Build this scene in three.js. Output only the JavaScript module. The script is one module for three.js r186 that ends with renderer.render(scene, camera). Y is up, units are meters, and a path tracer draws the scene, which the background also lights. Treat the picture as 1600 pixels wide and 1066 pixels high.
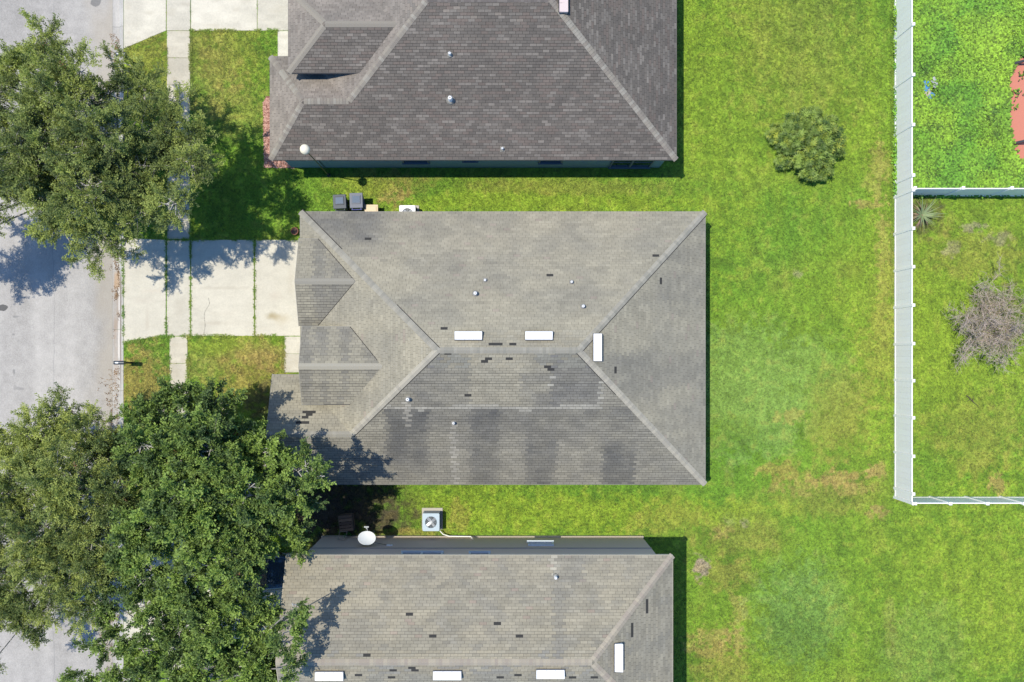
import * as THREE from 'three';
import { Sky } from 'three/addons/objects/Sky.js';
import { RoundedBoxGeometry } from 'three/addons/geometries/RoundedBoxGeometry.js';
import { mergeGeometries } from 'three/addons/utils/BufferGeometryUtils.js';

// ---------------------------------------------------------------- camera, sky, sun, exposure
const scene = new THREE.Scene();
const CAM_H = 42, PX_M = 31.1;                       // drone height; pixels of the photograph to one metre on the lawn
const NADIR_X = 783, NADIR_Y = 565;                  // where the plumb line under the drone meets the photograph
const camera = new THREE.PerspectiveCamera(2 * Math.atan(533 / (PX_M * CAM_H)) * 180 / Math.PI, 1600 / 1066, 0.5, 3000);
camera.position.set(0, CAM_H, 0);
camera.up.set(0, 0, -1);
camera.lookAt(0, 0, 0);
camera.setViewOffset(1600, 1066, 800 - NADIR_X, 533 - NADIR_Y, 1600, 1066);

const SUN = new THREE.Vector3(-0.333, 1, -0.065).normalize();
const sky = new Sky();
sky.name = 'sky'; sky.scale.setScalar(2500);
sky.material.uniforms.sunPosition.value.copy(SUN);
sky.material.uniforms.turbidity.value = 2.2;
sky.material.uniforms.rayleigh.value = 1.3;
sky.material.uniforms.mieCoefficient.value = 0.004;
sky.material.uniforms.mieDirectionalG.value = 0.75;
sky.userData.kind = 'structure';
scene.add(sky);
scene.environmentIntensity = 0.145;
const sun = new THREE.DirectionalLight(new THREE.Color(1, 0.93, 0.79), 4.9);
sun.position.copy(SUN).multiplyScalar(90);
sun.castShadow = true;
sun.shadow.mapSize.set(4096, 4096);
Object.assign(sun.shadow.camera, { left: -34, right: 34, top: 26, bottom: -26, near: 10, far: 160 });
scene.add(sun, sun.target);
const renderer = new THREE.WebGLRenderer({ antialias: true });
renderer.toneMapping = THREE.LinearToneMapping;
renderer.toneMappingExposure = 1.0;
renderer.shadowMap.enabled = true;

// ---------------------------------------------------------------- helpers
const V = (x, y, z) => new THREE.Vector3(x, y, z);
function rngOf(seed) { let s = seed | 0; return () => { s = (s + 0x6d2b79f5) | 0; let t = Math.imul(s ^ (s >>> 15), 1 | s); t = (t + Math.imul(t ^ (t >>> 7), 61 | t)) ^ t; return ((t ^ (t >>> 14)) >>> 0) / 4294967296; }; }
const clamp = (x, a = 0, b = 1) => Math.min(b, Math.max(a, x));
const lerp = (a, b, t) => a + (b - a) * t;
const sstep = (a, b, x) => { const t = clamp((x - a) / (b - a)); return t * t * (3 - 2 * t); };
const mix3 = (a, b, t) => [lerp(a[0], b[0], t), lerp(a[1], b[1], t), lerp(a[2], b[2], t)];
const HASH = new Float32Array(65536);
{ const r = rngOf(77); for (let i = 0; i < 65536; i++) HASH[i] = r(); }
function vnoise(x, y) {
  const xi = Math.floor(x), yi = Math.floor(y), fx = x - xi, fy = y - yi;
  const u = fx * fx * (3 - 2 * fx), v = fy * fy * (3 - 2 * fy);
  const a = HASH[((xi & 255) << 8) | (yi & 255)], b = HASH[(((xi + 1) & 255) << 8) | (yi & 255)];
  const c = HASH[((xi & 255) << 8) | ((yi + 1) & 255)], d = HASH[(((xi + 1) & 255) << 8) | ((yi + 1) & 255)];
  return a + (b - a) * u + (c - a) * v + (a - b - c + d) * u * v;
}
function fbm(x, y, o = 3) { let s = 0, a = 0.5, t = 0; for (let i = 0; i < o; i++) { s += a * vnoise(x + i * 17.3, y - i * 9.1); t += a; a *= 0.5; x *= 2.03; y *= 2.03; } return s / t; }
// a point of the place: where the sight line through a spot of the photograph reaches height h
const P = (px, py, h = 0) => V((px - NADIR_X) * (CAM_H - h) / (PX_M * CAM_H), h, (py - NADIR_Y) * (CAM_H - h) / (PX_M * CAM_H));
const GX = (px) => (px - NADIR_X) / PX_M, GZ = (py) => (py - NADIR_Y) / PX_M;

const taken = new Map();
function numbered(name) { const n = taken.get(name) || 0; taken.set(name, n + 1); return n ? `${name}_${String(n).padStart(3, '0')}` : name; }
function tag(o, label, category, group) { o.userData.label = label; o.userData.category = category; if (group) o.userData.group = group; return o; }
function thing(name, label, category, pos, turn = 0, group) {
  const o = new THREE.Group(); o.name = numbered(name); scene.add(o);
  o.position.copy(pos); o.rotation.y = turn; return tag(o, label, category, group);
}
function mesh(name, geo, mat, parent, pos) {
  const m = new THREE.Mesh(geo, mat); m.name = parent === scene ? numbered(name) : name; m.castShadow = m.receiveShadow = true;
  if (pos) m.position.copy(pos); parent.add(m); return m;
}
function structure(o, label) { o.userData.kind = 'structure'; if (label) o.userData.label = label; return o; }
const box = (w, h, d, x = 0, y = 0, z = 0) => new THREE.BoxGeometry(w, h, d).translate(x, y, z);
const rbox = (w, h, d, r, x = 0, y = 0, z = 0, s = 2) => new RoundedBoxGeometry(w, h, d, s, r).translate(x, y, z);
const cyl = (r0, r1, h, n, x = 0, y = 0, z = 0) => new THREE.CylinderGeometry(r0, r1, h, n).translate(x, y, z);
const merged = (list) => mergeGeometries(list.map((g) => (g.index ? g.toNonIndexed() : g)).map((g) => { for (const k of Object.keys(g.attributes)) if (!['position', 'normal', 'uv'].includes(k)) g.deleteAttribute(k); return g; }));
function bar(a, b, w, h) {                             // a straight square bar between two points
  const d = V().subVectors(b, a), g = new THREE.BoxGeometry(w, d.length(), h);
  g.applyQuaternion(new THREE.Quaternion().setFromUnitVectors(V(0, 1, 0), d.clone().normalize()));
  return g.translate((a.x + b.x) / 2, (a.y + b.y) / 2, (a.z + b.z) / 2);
}
function rod(a, b, r0, r1 = r0, n = 8) {
  const d = V().subVectors(b, a), g = new THREE.CylinderGeometry(r1, r0, d.length(), n);
  g.applyQuaternion(new THREE.Quaternion().setFromUnitVectors(V(0, 1, 0), d.clone().normalize()));
  return g.translate((a.x + b.x) / 2, (a.y + b.y) / 2, (a.z + b.z) / 2);
}
function tube(points, radii, n = 6) {                  // tapering tube through points
  const pos = [], idx = [], k = points.length; let side = V(1, 0, 0);
  for (let i = 0; i < k; i++) {
    const t = V().subVectors(points[Math.min(i + 1, k - 1)], points[Math.max(i - 1, 0)]).normalize();
    if (Math.abs(side.dot(t)) > 0.9) side = Math.abs(t.x) < 0.8 ? V(1, 0, 0) : V(0, 0, 1);
    const s = side.clone().addScaledVector(t, -side.dot(t)).normalize(), u = V().crossVectors(t, s); side = s;
    for (let j = 0; j < n; j++) { const a = j / n * Math.PI * 2; const q = points[i].clone().addScaledVector(s, Math.cos(a) * radii[i]).addScaledVector(u, Math.sin(a) * radii[i]); pos.push(q.x, q.y, q.z); }
  }
  for (let i = 0; i < k - 1; i++) for (let j = 0; j < n; j++) { const a = i * n + j, b = i * n + (j + 1) % n; idx.push(a, b, a + n, b, b + n, a + n); }
  const g = new THREE.BufferGeometry(); g.setAttribute('position', new THREE.Float32BufferAttribute(pos, 3));
  g.setAttribute('uv', new THREE.Float32BufferAttribute(new Float32Array(pos.length / 3 * 2), 2));
  g.setIndex(idx); g.computeVertexNormals(); return g;
}
const toS = (c) => Math.round(255 * clamp(c <= 0.0031308 ? 12.92 * c : 1.055 * Math.pow(c, 1 / 2.4) - 0.055));
const S8 = new Uint8Array(4097); for (let i = 0; i <= 4096; i++) S8[i] = toS(i / 4096);
function texture(w, h, f, srgb = true, wrap = THREE.RepeatWrapping) {   // f(i, j) -> linear rgb, or a value for data maps
  const d = new Uint8Array(w * h * 4);
  for (let j = 0, k = 0; j < h; j++) for (let i = 0; i < w; i++, k += 4) {
    const c = f(i, j);
    if (srgb) { d[k] = S8[(clamp(c[0]) * 4096) | 0]; d[k + 1] = S8[(clamp(c[1]) * 4096) | 0]; d[k + 2] = S8[(clamp(c[2]) * 4096) | 0]; } else d[k] = d[k + 1] = d[k + 2] = 255 * clamp(c);
    d[k + 3] = 255;
  }
  const t = new THREE.DataTexture(d, w, h); t.wrapS = t.wrapT = wrap; t.magFilter = THREE.LinearFilter; t.minFilter = THREE.LinearMipmapLinearFilter; t.generateMipmaps = true;
  if (srgb) t.colorSpace = THREE.SRGBColorSpace; t.needsUpdate = true; return t;
}
const lin = (r, g, b) => new THREE.Color().setRGB(r, g, b);
const mat = (r, g, b, rough = 0.8, more = {}) => new THREE.MeshStandardMaterial({ color: lin(r, g, b), roughness: rough, ...more });
const phys = (r, g, b, rough, more) => new THREE.MeshPhysicalMaterial({ color: lin(r, g, b), roughness: rough, ...more });
// tiling wear: mottled values about 1, lattice period 256 cells so that it wraps
const wear = (scale, lo, hi) => texture(512, 512, (i, j) => { const a = fbm(i / 512 * scale, j / 512 * scale, 1) * 0.45 + vnoise(i / 2, j / 2) * 0.25 + vnoise(i / 512 * scale * 4, j / 512 * scale * 4) * 0.3; const v = lerp(lo, hi, a); return [v, v, v]; });
const wearTex = wear(32, 0.72, 1.0); wearTex.repeat.set(0.4, 0.4);
const rough2 = texture(256, 256, (i, j) => vnoise(i, j) * 0.6 + vnoise(i / 4, j / 4) * 0.4, false); rough2.repeat.set(1.6, 1.6);

const M = {
  white: mat(0.78, 0.79, 0.8, 0.45),
  vinyl: mat(0.9, 0.88, 0.845, 0.4),
  ventWhite: mat(0.7, 0.71, 0.72, 0.45),
  ventDark: mat(0.05, 0.05, 0.055, 0.6),
  pvc: mat(0.75, 0.75, 0.73, 0.5),
  lead: mat(0.22, 0.21, 0.185, 0.8),
  black: mat(0.02, 0.02, 0.022, 0.5),
  blackMetal: mat(0.03, 0.032, 0.036, 0.4),
  galv: mat(0.5, 0.51, 0.52, 0.4, { metalness: 0.6 }),
  teal: mat(0.17, 0.27, 0.29, 0.85, { bumpMap: rough2, bumpScale: 0.004 }),
  taupe: mat(0.64, 0.5, 0.41, 0.85, { bumpMap: rough2, bumpScale: 0.004 }),
  cream: mat(0.5, 0.46, 0.38, 0.85, { bumpMap: rough2, bumpScale: 0.004 }),
  fasciaGrey: mat(0.24, 0.235, 0.21, 0.7),
  fasciaDark: mat(0.13, 0.12, 0.115, 0.7),
  glass: phys(0.03, 0.045, 0.055, 0.06, { clearcoat: 1, clearcoatRoughness: 0.03 }),
  frameBlue: mat(0.5, 0.56, 0.6, 0.5),
  frameTeal: mat(0.1, 0.13, 0.15, 0.6),
  frameWhite: mat(0.6, 0.62, 0.64, 0.5),
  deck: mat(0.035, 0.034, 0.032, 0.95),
};
// ---------------------------------------------------------------- the ground
const ROAD_EDGE = GX(174), CURB_BACK = GX(193), WALK_W = GX(260), WALK_E = GX(298), ROAD_FAR = -27.4;
const G = { green: [0.165, 0.328, 0.03], lime: [0.28, 0.405, 0.036], deep: [0.092, 0.2, 0.02], cool: [0.2, 0.35, 0.1], straw: [0.46, 0.34, 0.13], tan: [0.34, 0.29, 0.075], soil: [0.075, 0.058, 0.042], sand: [0.4, 0.34, 0.25] };
// patches of differing grass, read off the photograph: [px, py, rx, ry, kind, strength]
const patches = [
  [1130, 120, 70, 260, 'lime', 0.55], [1250, 60, 90, 120, 'tan', 0.3], [1360, 130, 40, 160, 'lime', 0.3], [1290, 330, 80, 50, 'green', 0.6],
  [1382, 420, 14, 70, 'straw', 0.6], [1372, 270, 14, 40, 'straw', 0.5], [1355, 322, 22, 6, 'straw', 0.7], [1385, 490, 14, 60, 'tan', 0.7], [1372, 560, 24, 70, 'tan', 0.55], [1500, 560, 130, 220, 'lime', 0.5], [1520, 450, 90, 50, 'lime', 0.4],
  [1180, 640, 70, 60, 'cool', 0.85], [1160, 580, 90, 60, 'cool', 0.7], [1260, 600, 60, 60, 'cool', 0.5], [1150, 680, 40, 20, 'deep', 0.5], [1240, 652, 24, 8, 'straw', 0.6], [1310, 748, 34, 10, 'straw', 0.8], [1330, 765, 28, 8, 'straw', 0.55],
  [1220, 735, 24, 14, 'tan', 0.7], [1290, 770, 90, 30, 'tan', 0.4], [1372, 738, 14, 10, 'straw', 0.8], [1372, 803, 12, 10, 'straw', 0.85], [1240, 765, 30, 10, 'straw', 0.35], [1310, 650, 40, 60, 'tan', 0.5],
  [1150, 830, 60, 40, 'tan', 0.4], [1125, 830, 16, 10, 'straw', 0.5], [1110, 1010, 26, 22, 'straw', 0.55], [1150, 1010, 16, 14, 'straw', 0.6], [1155, 960, 12, 20, 'straw', 0.45], [1140, 900, 40, 20, 'tan', 0.5], [1200, 610, 110, 70, 'lime', 0.35], [1130, 1050, 40, 30, 'tan', 0.5],
  [1097, 890, 10, 15, 'sand', 1], [1138, 812, 9, 8, 'sand', 0.5], [1162, 817, 6, 6, 'sand', 0.7], [1250, 960, 60, 70, 'cool', 0.55], [1240, 1000, 50, 40, 'deep', 0.35], [1390, 920, 26, 140, 'deep', 0.3], [1390, 980, 8, 40, 'straw', 0.45],
  [1500, 940, 140, 100, 'lime', 0.6], [1560, 860, 60, 120, 'lime', 0.5], [1440, 1010, 60, 60, 'cool', 0.3],
  [800, 318, 320, 12, 'lime', 0.75], [1000, 290, 120, 10, 'green', 0.5], [700, 285, 90, 14, 'deep', 0.35], [612, 300, 20, 14, 'straw', 0.75], [590, 285, 70, 16, 'tan', 0.6], [540, 290, 60, 14, 'lime', 0.6], [900, 296, 140, 10, 'tan', 0.35], [470, 300, 40, 40, 'green', 0.7],
  [900, 800, 260, 26, 'lime', 0.85], [720, 790, 90, 30, 'lime', 0.6], [1040, 810, 50, 26, 'tan', 0.35], [720, 806, 14, 20, 'tan', 0.5], [560, 795, 70, 40, 'soil', 0.9], [500, 800, 60, 40, 'soil', 1], [590, 815, 60, 16, 'soil', 0.5], [640, 832, 50, 5, 'tan', 0.6],
  [225, 590, 30, 50, 'straw', 0.5], [215, 600, 30, 40, 'tan', 0.7], [360, 560, 60, 40, 'straw', 0.42], [400, 600, 50, 40, 'tan', 0.7], [370, 540, 70, 14, 'lime', 0.6], [415, 640, 20, 40, 'soil', 0.6], [405, 560, 40, 20, 'straw', 0.5],
  [225, 100, 34, 60, 'tan', 0.5], [350, 80, 60, 40, 'tan', 0.5], [380, 130, 50, 60, 'lime', 0.4], [330, 120, 40, 50, 'straw', 0.28], [370, 170, 50, 40, 'straw', 0.25], [300, 60, 8, 60, 'deep', 0.4], [415, 300, 40, 50, 'green', 0.8],
  [1530, 400, 90, 30, 'tan', 0.4], [1520, 355, 16, 6, 'sand', 0.7], [1485, 390, 12, 10, 'sand', 0.5], [1560, 375, 14, 8, 'sand', 0.55], [1470, 350, 20, 20, 'tan', 0.4], [1520, 680, 60, 50, 'tan', 0.35], [1440, 735, 30, 30, 'green', 0.8], [1558, 755, 10, 16, 'straw', 0.7], [1480, 580, 60, 60, 'lime', 0.4],
  [1520, 140, 100, 140, 'green', 0.6], [1445, 335, 24, 30, 'soil', 0.6], [1452, 150, 20, 14, 'soil', 0.5], [1580, 500, 30, 40, 'soil', 0.4], [1245, 428, 6, 6, 'sand', 0.5], [1130, 410, 18, 8, 'deep', 0.7],
].map(([px, py, rx, ry, kind, s]) => [GX(px), GZ(py), rx / PX_M, ry / PX_M, G[kind], s]);
function lawn(x, z) {
  const a = fbm(x * 0.16 + 3, z * 0.16 + 8, 3), b = fbm(x * 0.7 + 40, z * 0.55 + 11, 3), c = fbm(x * 2.6, z * 2.6 + 90, 2);
  let k = mix3(G.green, G.lime, clamp((a - 0.36) * 2.4) * 0.75);
  k = mix3(k, G.deep, clamp((b - 0.52) * 3.2) * 0.55);
  k = mix3(k, G.tan, clamp((0.42 - b) * 3) * 0.3);
  const wx = (b - 0.5) * 1.1 + (c - 0.5) * 0.7, wz = (a - 0.5) * 1.4 + (fbm(x * 2.1 + 70, z * 2.1, 2) - 0.5) * 0.9;
  const fine = fbm(x * 6 + 11, z * 6, 2);
  for (const [cx, cz, rx, rz, col, s] of patches) {
    const dx = Math.abs(x - cx), dz = Math.abs(z - cz); if (dx > rx * 2.2 + 0.6 || dz > rz * 2.2 + 0.6) continue;
    const ux = (x - cx + wx * Math.min(0.5, rx)) / rx, uz = (z - cz + wz * Math.min(0.5, rz)) / rz, r2 = ux * ux + uz * uz;
    if (r2 < 4) k = mix3(k, col, s * clamp(1.3 - r2 * 0.62 + (c - 0.5) * 1.6 + (fine - 0.5) * (rx < 1.2 ? 2.6 : 1.2)));
  }
  k = mix3(k, G.tan, clamp((c - 0.6) * 3.4) * 0.3);
  // mowing passes that run along the back yard
  if (x > 9) { const m = Math.sin(x * 5.6 + Math.sin(z * 0.3) * 0.5) * 0.5 + 0.5; k = mix3(k, G.deep, m * 0.1); const w = Math.sin(x * 4.1 + 1) * 0.5 + 0.5; k = mix3(k, G.lime, w * w * 0.35 * (1 - sstep(-9, -4, z))); }
  const f = 0.8 + 0.4 * c; return [k[0] * f, k[1] * f, k[2] * f];
}
const X0 = -28, Z0 = -19.5, GW = 56, GD = 37.5;
const lawnTex = texture(2048, 1372, (i, j) => {
  const x = X0 + (i + 0.5) / 2048 * GW, z = Z0 + (j + 0.5) / 1372 * GD, k = lawn(x, z);
  const f = 0.5 + vnoise(x * 14 + 5, z * 14) * 0.45 + vnoise(x * 33, z * 33 + 9) * 0.4;
  return [k[0] * f * 0.9, k[1] * f * 0.9, k[2] * f * 0.85];
}, true, THREE.MirroredRepeatWrapping);
{
  const xs = [-700, -250, ROAD_FAR - 0.62, ROAD_FAR - 0.6, -23, CURB_BACK - 0.03, CURB_BACK - 0.01, -10, 0, 10, 30, 250, 700], ys = xs.map((x) => (x > ROAD_FAR - 0.61 && x < CURB_BACK - 0.02 ? -0.2 : 0));
  const zs = [-700, -200, -40, -20, 0, 20, 40, 200, 700], pos = [], uv = [], idx = [];
  for (let i = 0; i < xs.length; i++) for (const z of zs) { pos.push(xs[i], ys[i], z); uv.push((xs[i] - X0) / GW, (z - Z0) / GD); }
  for (let i = 0; i < xs.length - 1; i++) for (let j = 0; j < zs.length - 1; j++) { const a = i * zs.length + j, b = a + zs.length; idx.push(a, a + 1, b, b, a + 1, b + 1); }
  const g = new THREE.BufferGeometry(); g.setAttribute('position', new THREE.Float32BufferAttribute(pos, 3)); g.setAttribute('uv', new THREE.Float32BufferAttribute(uv, 2)); g.setIndex(idx); g.computeVertexNormals();
  structure(mesh('ground', g, new THREE.MeshStandardMaterial({ map: lawnTex, roughness: 1 }), scene), 'mown green lawn with dry straw coloured patches round the houses');
}
// ---------------------------------------------------------------- the road, its gutter and kerb
const roadTex = texture(1024, 2048, (i, j) => {
  const x = -28 + i / 1024 * 9, z = -20 + j / 2048 * 40;
  let v = 0.325 + (fbm(x * 0.5, z * 0.12, 3) - 0.5) * 0.13 + (fbm(x * 3, z * 3 + 4, 3) - 0.5) * 0.09 + (vnoise(x * 40, z * 40) - 0.5) * 0.11;
  const wheel = Math.exp(-(((x + 23.3 - Math.sin(z * 0.08) * 0.5) / 0.28) ** 2)) + Math.exp(-(((x + 21.7) / 0.4) ** 2)) * 0.5; v += wheel * 0.035;
  let k = [v * 1.03, v * 0.985, v * 0.925];
  const edge = sstep(-20.9, -19.7, x + (fbm(x, z * 0.6, 3) - 0.5) * 1.4); k = mix3(k, [0.36, 0.32, 0.26], edge * 0.6);   // washed-up silt beside the gutter
  const grit = fbm(x * 5 + 3, z * 5, 3) * sstep(-21.4, -19.8, x) * sstep(0.6, 2.6, z); if (grit > 0.53) k = mix3(k, [0.1, 0.085, 0.07], clamp((grit - 0.53) * 9) * 0.75);
  const spot = vnoise(x * 2.2 + 31, z * 2.2); if (spot > 0.955) k = mix3(k, [0.14, 0.14, 0.14], (spot - 0.955) * 16);
  const crack = Math.abs(x + 22.55 + (fbm(1, z * 0.9, 3) - 0.5) * 0.25); if (crack < 0.012) k = mix3(k, [0.2, 0.2, 0.2], 0.6);
  const darkSpot = Math.hypot((x - GX(2)) / 0.26, (z - GZ(480)) / 0.17) + (fbm(x * 6, z * 6, 2) - 0.5) * 0.5; if (darkSpot < 1) k = mix3(k, [0.06, 0.06, 0.06], 0.85);  // dark spot with a ragged edge on the road
  const oil = Math.hypot((x - GX(147)) / 0.25, (z - GZ(2)) / 0.2) + (fbm(x * 5, z * 5, 2) - 0.5) * 0.7; if (oil < 1) k = mix3(k, [0.12, 0.12, 0.12], 0.7);
  return k;
}, true, THREE.MirroredRepeatWrapping);
{
  const g = new THREE.PlaneGeometry(ROAD_EDGE - ROAD_FAR, 1200).rotateX(-Math.PI / 2).translate((ROAD_EDGE + ROAD_FAR) / 2, -0.1, 0);
  const p = g.attributes.position, u = g.attributes.uv; for (let i = 0; i < p.count; i++) u.setXY(i, (p.getX(i) + 28) / 9, (p.getZ(i) + 20) / 40);
  structure(mesh('road', g, new THREE.MeshStandardMaterial({ map: roadTex, roughness: 0.95, bumpMap: rough2, bumpScale: 0.004 }), scene), 'pale grey asphalt street with worn wheel tracks and cracks');
}
const concTex = texture(1024, 1024, (i, j) => {
  const x = i / 64, z = j / 64;
  let v = 0.5 + (fbm(x * 0.5, z * 0.5, 1) - 0.5) * 0.07 + (fbm(x, z * 2, 1) - 0.5) * 0.09 + (vnoise(x * 8, z * 8) - 0.5) * 0.05 + (vnoise(x * 16, z * 16) - 0.5) * 0.06;
  const st = vnoise(x + 9, z * 2 + 3); const k = [v, v * 0.945, v * 0.79]; return st > 0.72 ? mix3(k, [0.38, 0.34, 0.26], (st - 0.72) * 1.3) : k;
});
const conc2 = texture(1024, 1024, (i, j) => { const x = i / 64, z = j / 64; const v = 0.43 + (vnoise(x, z) - 0.5) * 0.1 + (vnoise(x * 4, z * 4) - 0.5) * 0.08 + (vnoise(x * 16, z * 16) - 0.5) * 0.06; return [v, v * 0.965, v * 0.88]; });
const stained = (spots, base) => { // a slab with stains of its own: [x, z, rx, rz, colour, strength]
  const w = 512, h = 512; return (x0, z0, sx, sz) => texture(w, h, (i, j) => {
    const x = x0 + i / w * sx, z = z0 + j / h * sz; let v = base + (fbm(x * 0.6, z * 0.6, 3) - 0.5) * 0.1 + (fbm(x * 3, z * 5, 3) - 0.5) * 0.08 + (vnoise(x * 30, z * 30) - 0.5) * 0.07; let k = [v, v * 0.945, v * 0.79];
    for (const [cx, cz, rx, rz, col, s] of spots) { const d = Math.hypot((x - cx) / rx, (z - cz) / rz) + (fbm(x * 4, z * 4, 3) - 0.5) * 0.9; if (d < 1.2) k = mix3(k, col, s * clamp(1.2 - d)); }
    const cr = x - (GX(320) + (z - GZ(500)) * -0.12 + (fbm(3, z * 1.7, 2) - 0.5) * 0.4); if (Math.abs(cr) < 0.012 && z > GZ(465) && z < GZ(525)) k = mix3(k, [0.12, 0.11, 0.09], 0.7);
    return k;
  });
};
function slabGeo(pts, y0 = -0.1, y1 = 0.03) {           // a poured slab with arrised edges; pts: [x, z] outline
  const s = new THREE.Shape(pts.map(([x, z]) => new THREE.Vector2(x, -z)));
  const g = new THREE.ExtrudeGeometry(s, { depth: y1 - y0 - 0.012, bevelEnabled: true, bevelThickness: 0.012, bevelSize: 0.012, bevelOffset: -0.012, bevelSegments: 1, steps: 1 }).rotateX(-Math.PI / 2).translate(0, y0, 0);
  return g;
}
const uvXZ = (g, x0, z0, sx, sz) => { const p = g.attributes.position, u = g.attributes.uv; for (let i = 0; i < p.count; i++) u.setXY(i, (p.getX(i) - x0) / sx, (p.getZ(i) - z0) / sz); return g; };
const concMats = [1, 0.95, 1.04, 0.9].map((f) => { const t = concTex.clone(); t.needsUpdate = true; return new THREE.MeshStandardMaterial({ map: t, color: lin(f, f, f), roughness: 0.9 }); });
const walkMats = [1, 0.92, 1.06].map((f) => new THREE.MeshStandardMaterial({ map: concTex, color: lin(f * 0.9, f * 0.885, f * 0.86), roughness: 0.92 }));
const band0 = (x, a, b, s) => sstep(a - s, a + s, x) * (1 - sstep(b - s, b + s, x));
// kerb stretches, each cast as a piece: gutter pan, flow line, rolled back
{
  const grp = new THREE.Group(); grp.name = 'kerb'; scene.add(grp); structure(grp, 'pale concrete rolled kerb and gutter along the street');
  const kt = texture(96, 2048, (i, j) => { // grey cast concrete; brown silt and a pale lime streak in the flow line by the driveway
    const x = i / 96, z = -20 + j / 2048 * 40; let v = 0.4 + (fbm(x * 3, z * 1.1, 3) - 0.5) * 0.14 + (vnoise(x * 24, z * 24) - 0.5) * 0.08, k = [v, v * 0.965, v * 0.9];
    const on = sstep(GZ(415), GZ(440), z) * (1 - sstep(GZ(565), GZ(640), z)), w = (fbm(z * 0.8, 3, 3) - 0.5) * 0.2;
    k = mix3(k, [0.2, 0.16, 0.13], on * band0(x, 0.62 + w * 0.3, 0.8, 0.04) * 0.85); k = mix3(k, [0.36, 0.24, 0.15], on * band0(x, 0.1, 0.42 + w, 0.12) * 0.4 * fbm(x * 4, z * 3, 2) * 1.6);
    k = mix3(k, [0.62, 0.58, 0.54], sstep(GZ(440), GZ(450), z) * (1 - sstep(GZ(555), GZ(565), z)) * band0(x, 0.46 + w * 0.4, 0.58 + w * 0.4, 0.03) * 0.8);
    k = mix3(k, [0.5, 0.3, 0.13], band0(z, GZ(425), GZ(448), 0.15) * band0(x, 0.15, 0.6, 0.1) * 0.5); return k; }, true, THREE.MirroredRepeatWrapping);
  const gm = [1, 0.93].map((f) => new THREE.MeshStandardMaterial({ map: kt, color: lin(f, f, f), roughness: 0.9 }));
  const prof = [[ROAD_EDGE + 0.008, -0.19], [ROAD_EDGE + 0.008, -0.092], [ROAD_EDGE + 0.3, -0.125], [ROAD_EDGE + 0.36, -0.118], [ROAD_EDGE + 0.44, -0.04], [ROAD_EDGE + 0.5, 0.01], [CURB_BACK - 0.01, 0.02], [CURB_BACK, 0.012], [CURB_BACK, -0.19]];
  const shp = new THREE.Shape(prof.map(([x, y]) => new THREE.Vector2(x, y))), L = 3.05, cuts = [];
  for (let z = -19.9 - L * 2; z < 24; z += L) cuts.push(z);
  cuts.forEach((z, i) => { const g = new THREE.ExtrudeGeometry(shp, { depth: L - 0.012, bevelEnabled: false }); uvXZ(g, ROAD_EDGE, -20 - z, CURB_BACK - ROAD_EDGE, 40); mesh('kerb_stone', g, gm[i % 2], grp, V(0, 0, z)); });
  const far = new THREE.Shape(prof.map(([x, y]) => new THREE.Vector2(ROAD_FAR - (x - ROAD_EDGE), y)).reverse());
  const g2 = new THREE.ExtrudeGeometry(far, { depth: 60, bevelEnabled: false }); uvXZ(g2, ROAD_FAR - 0.6, 0, 0.6, 40); mesh('kerb_stone', g2, gm[0], grp, V(0, 0, -30));
}
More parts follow.
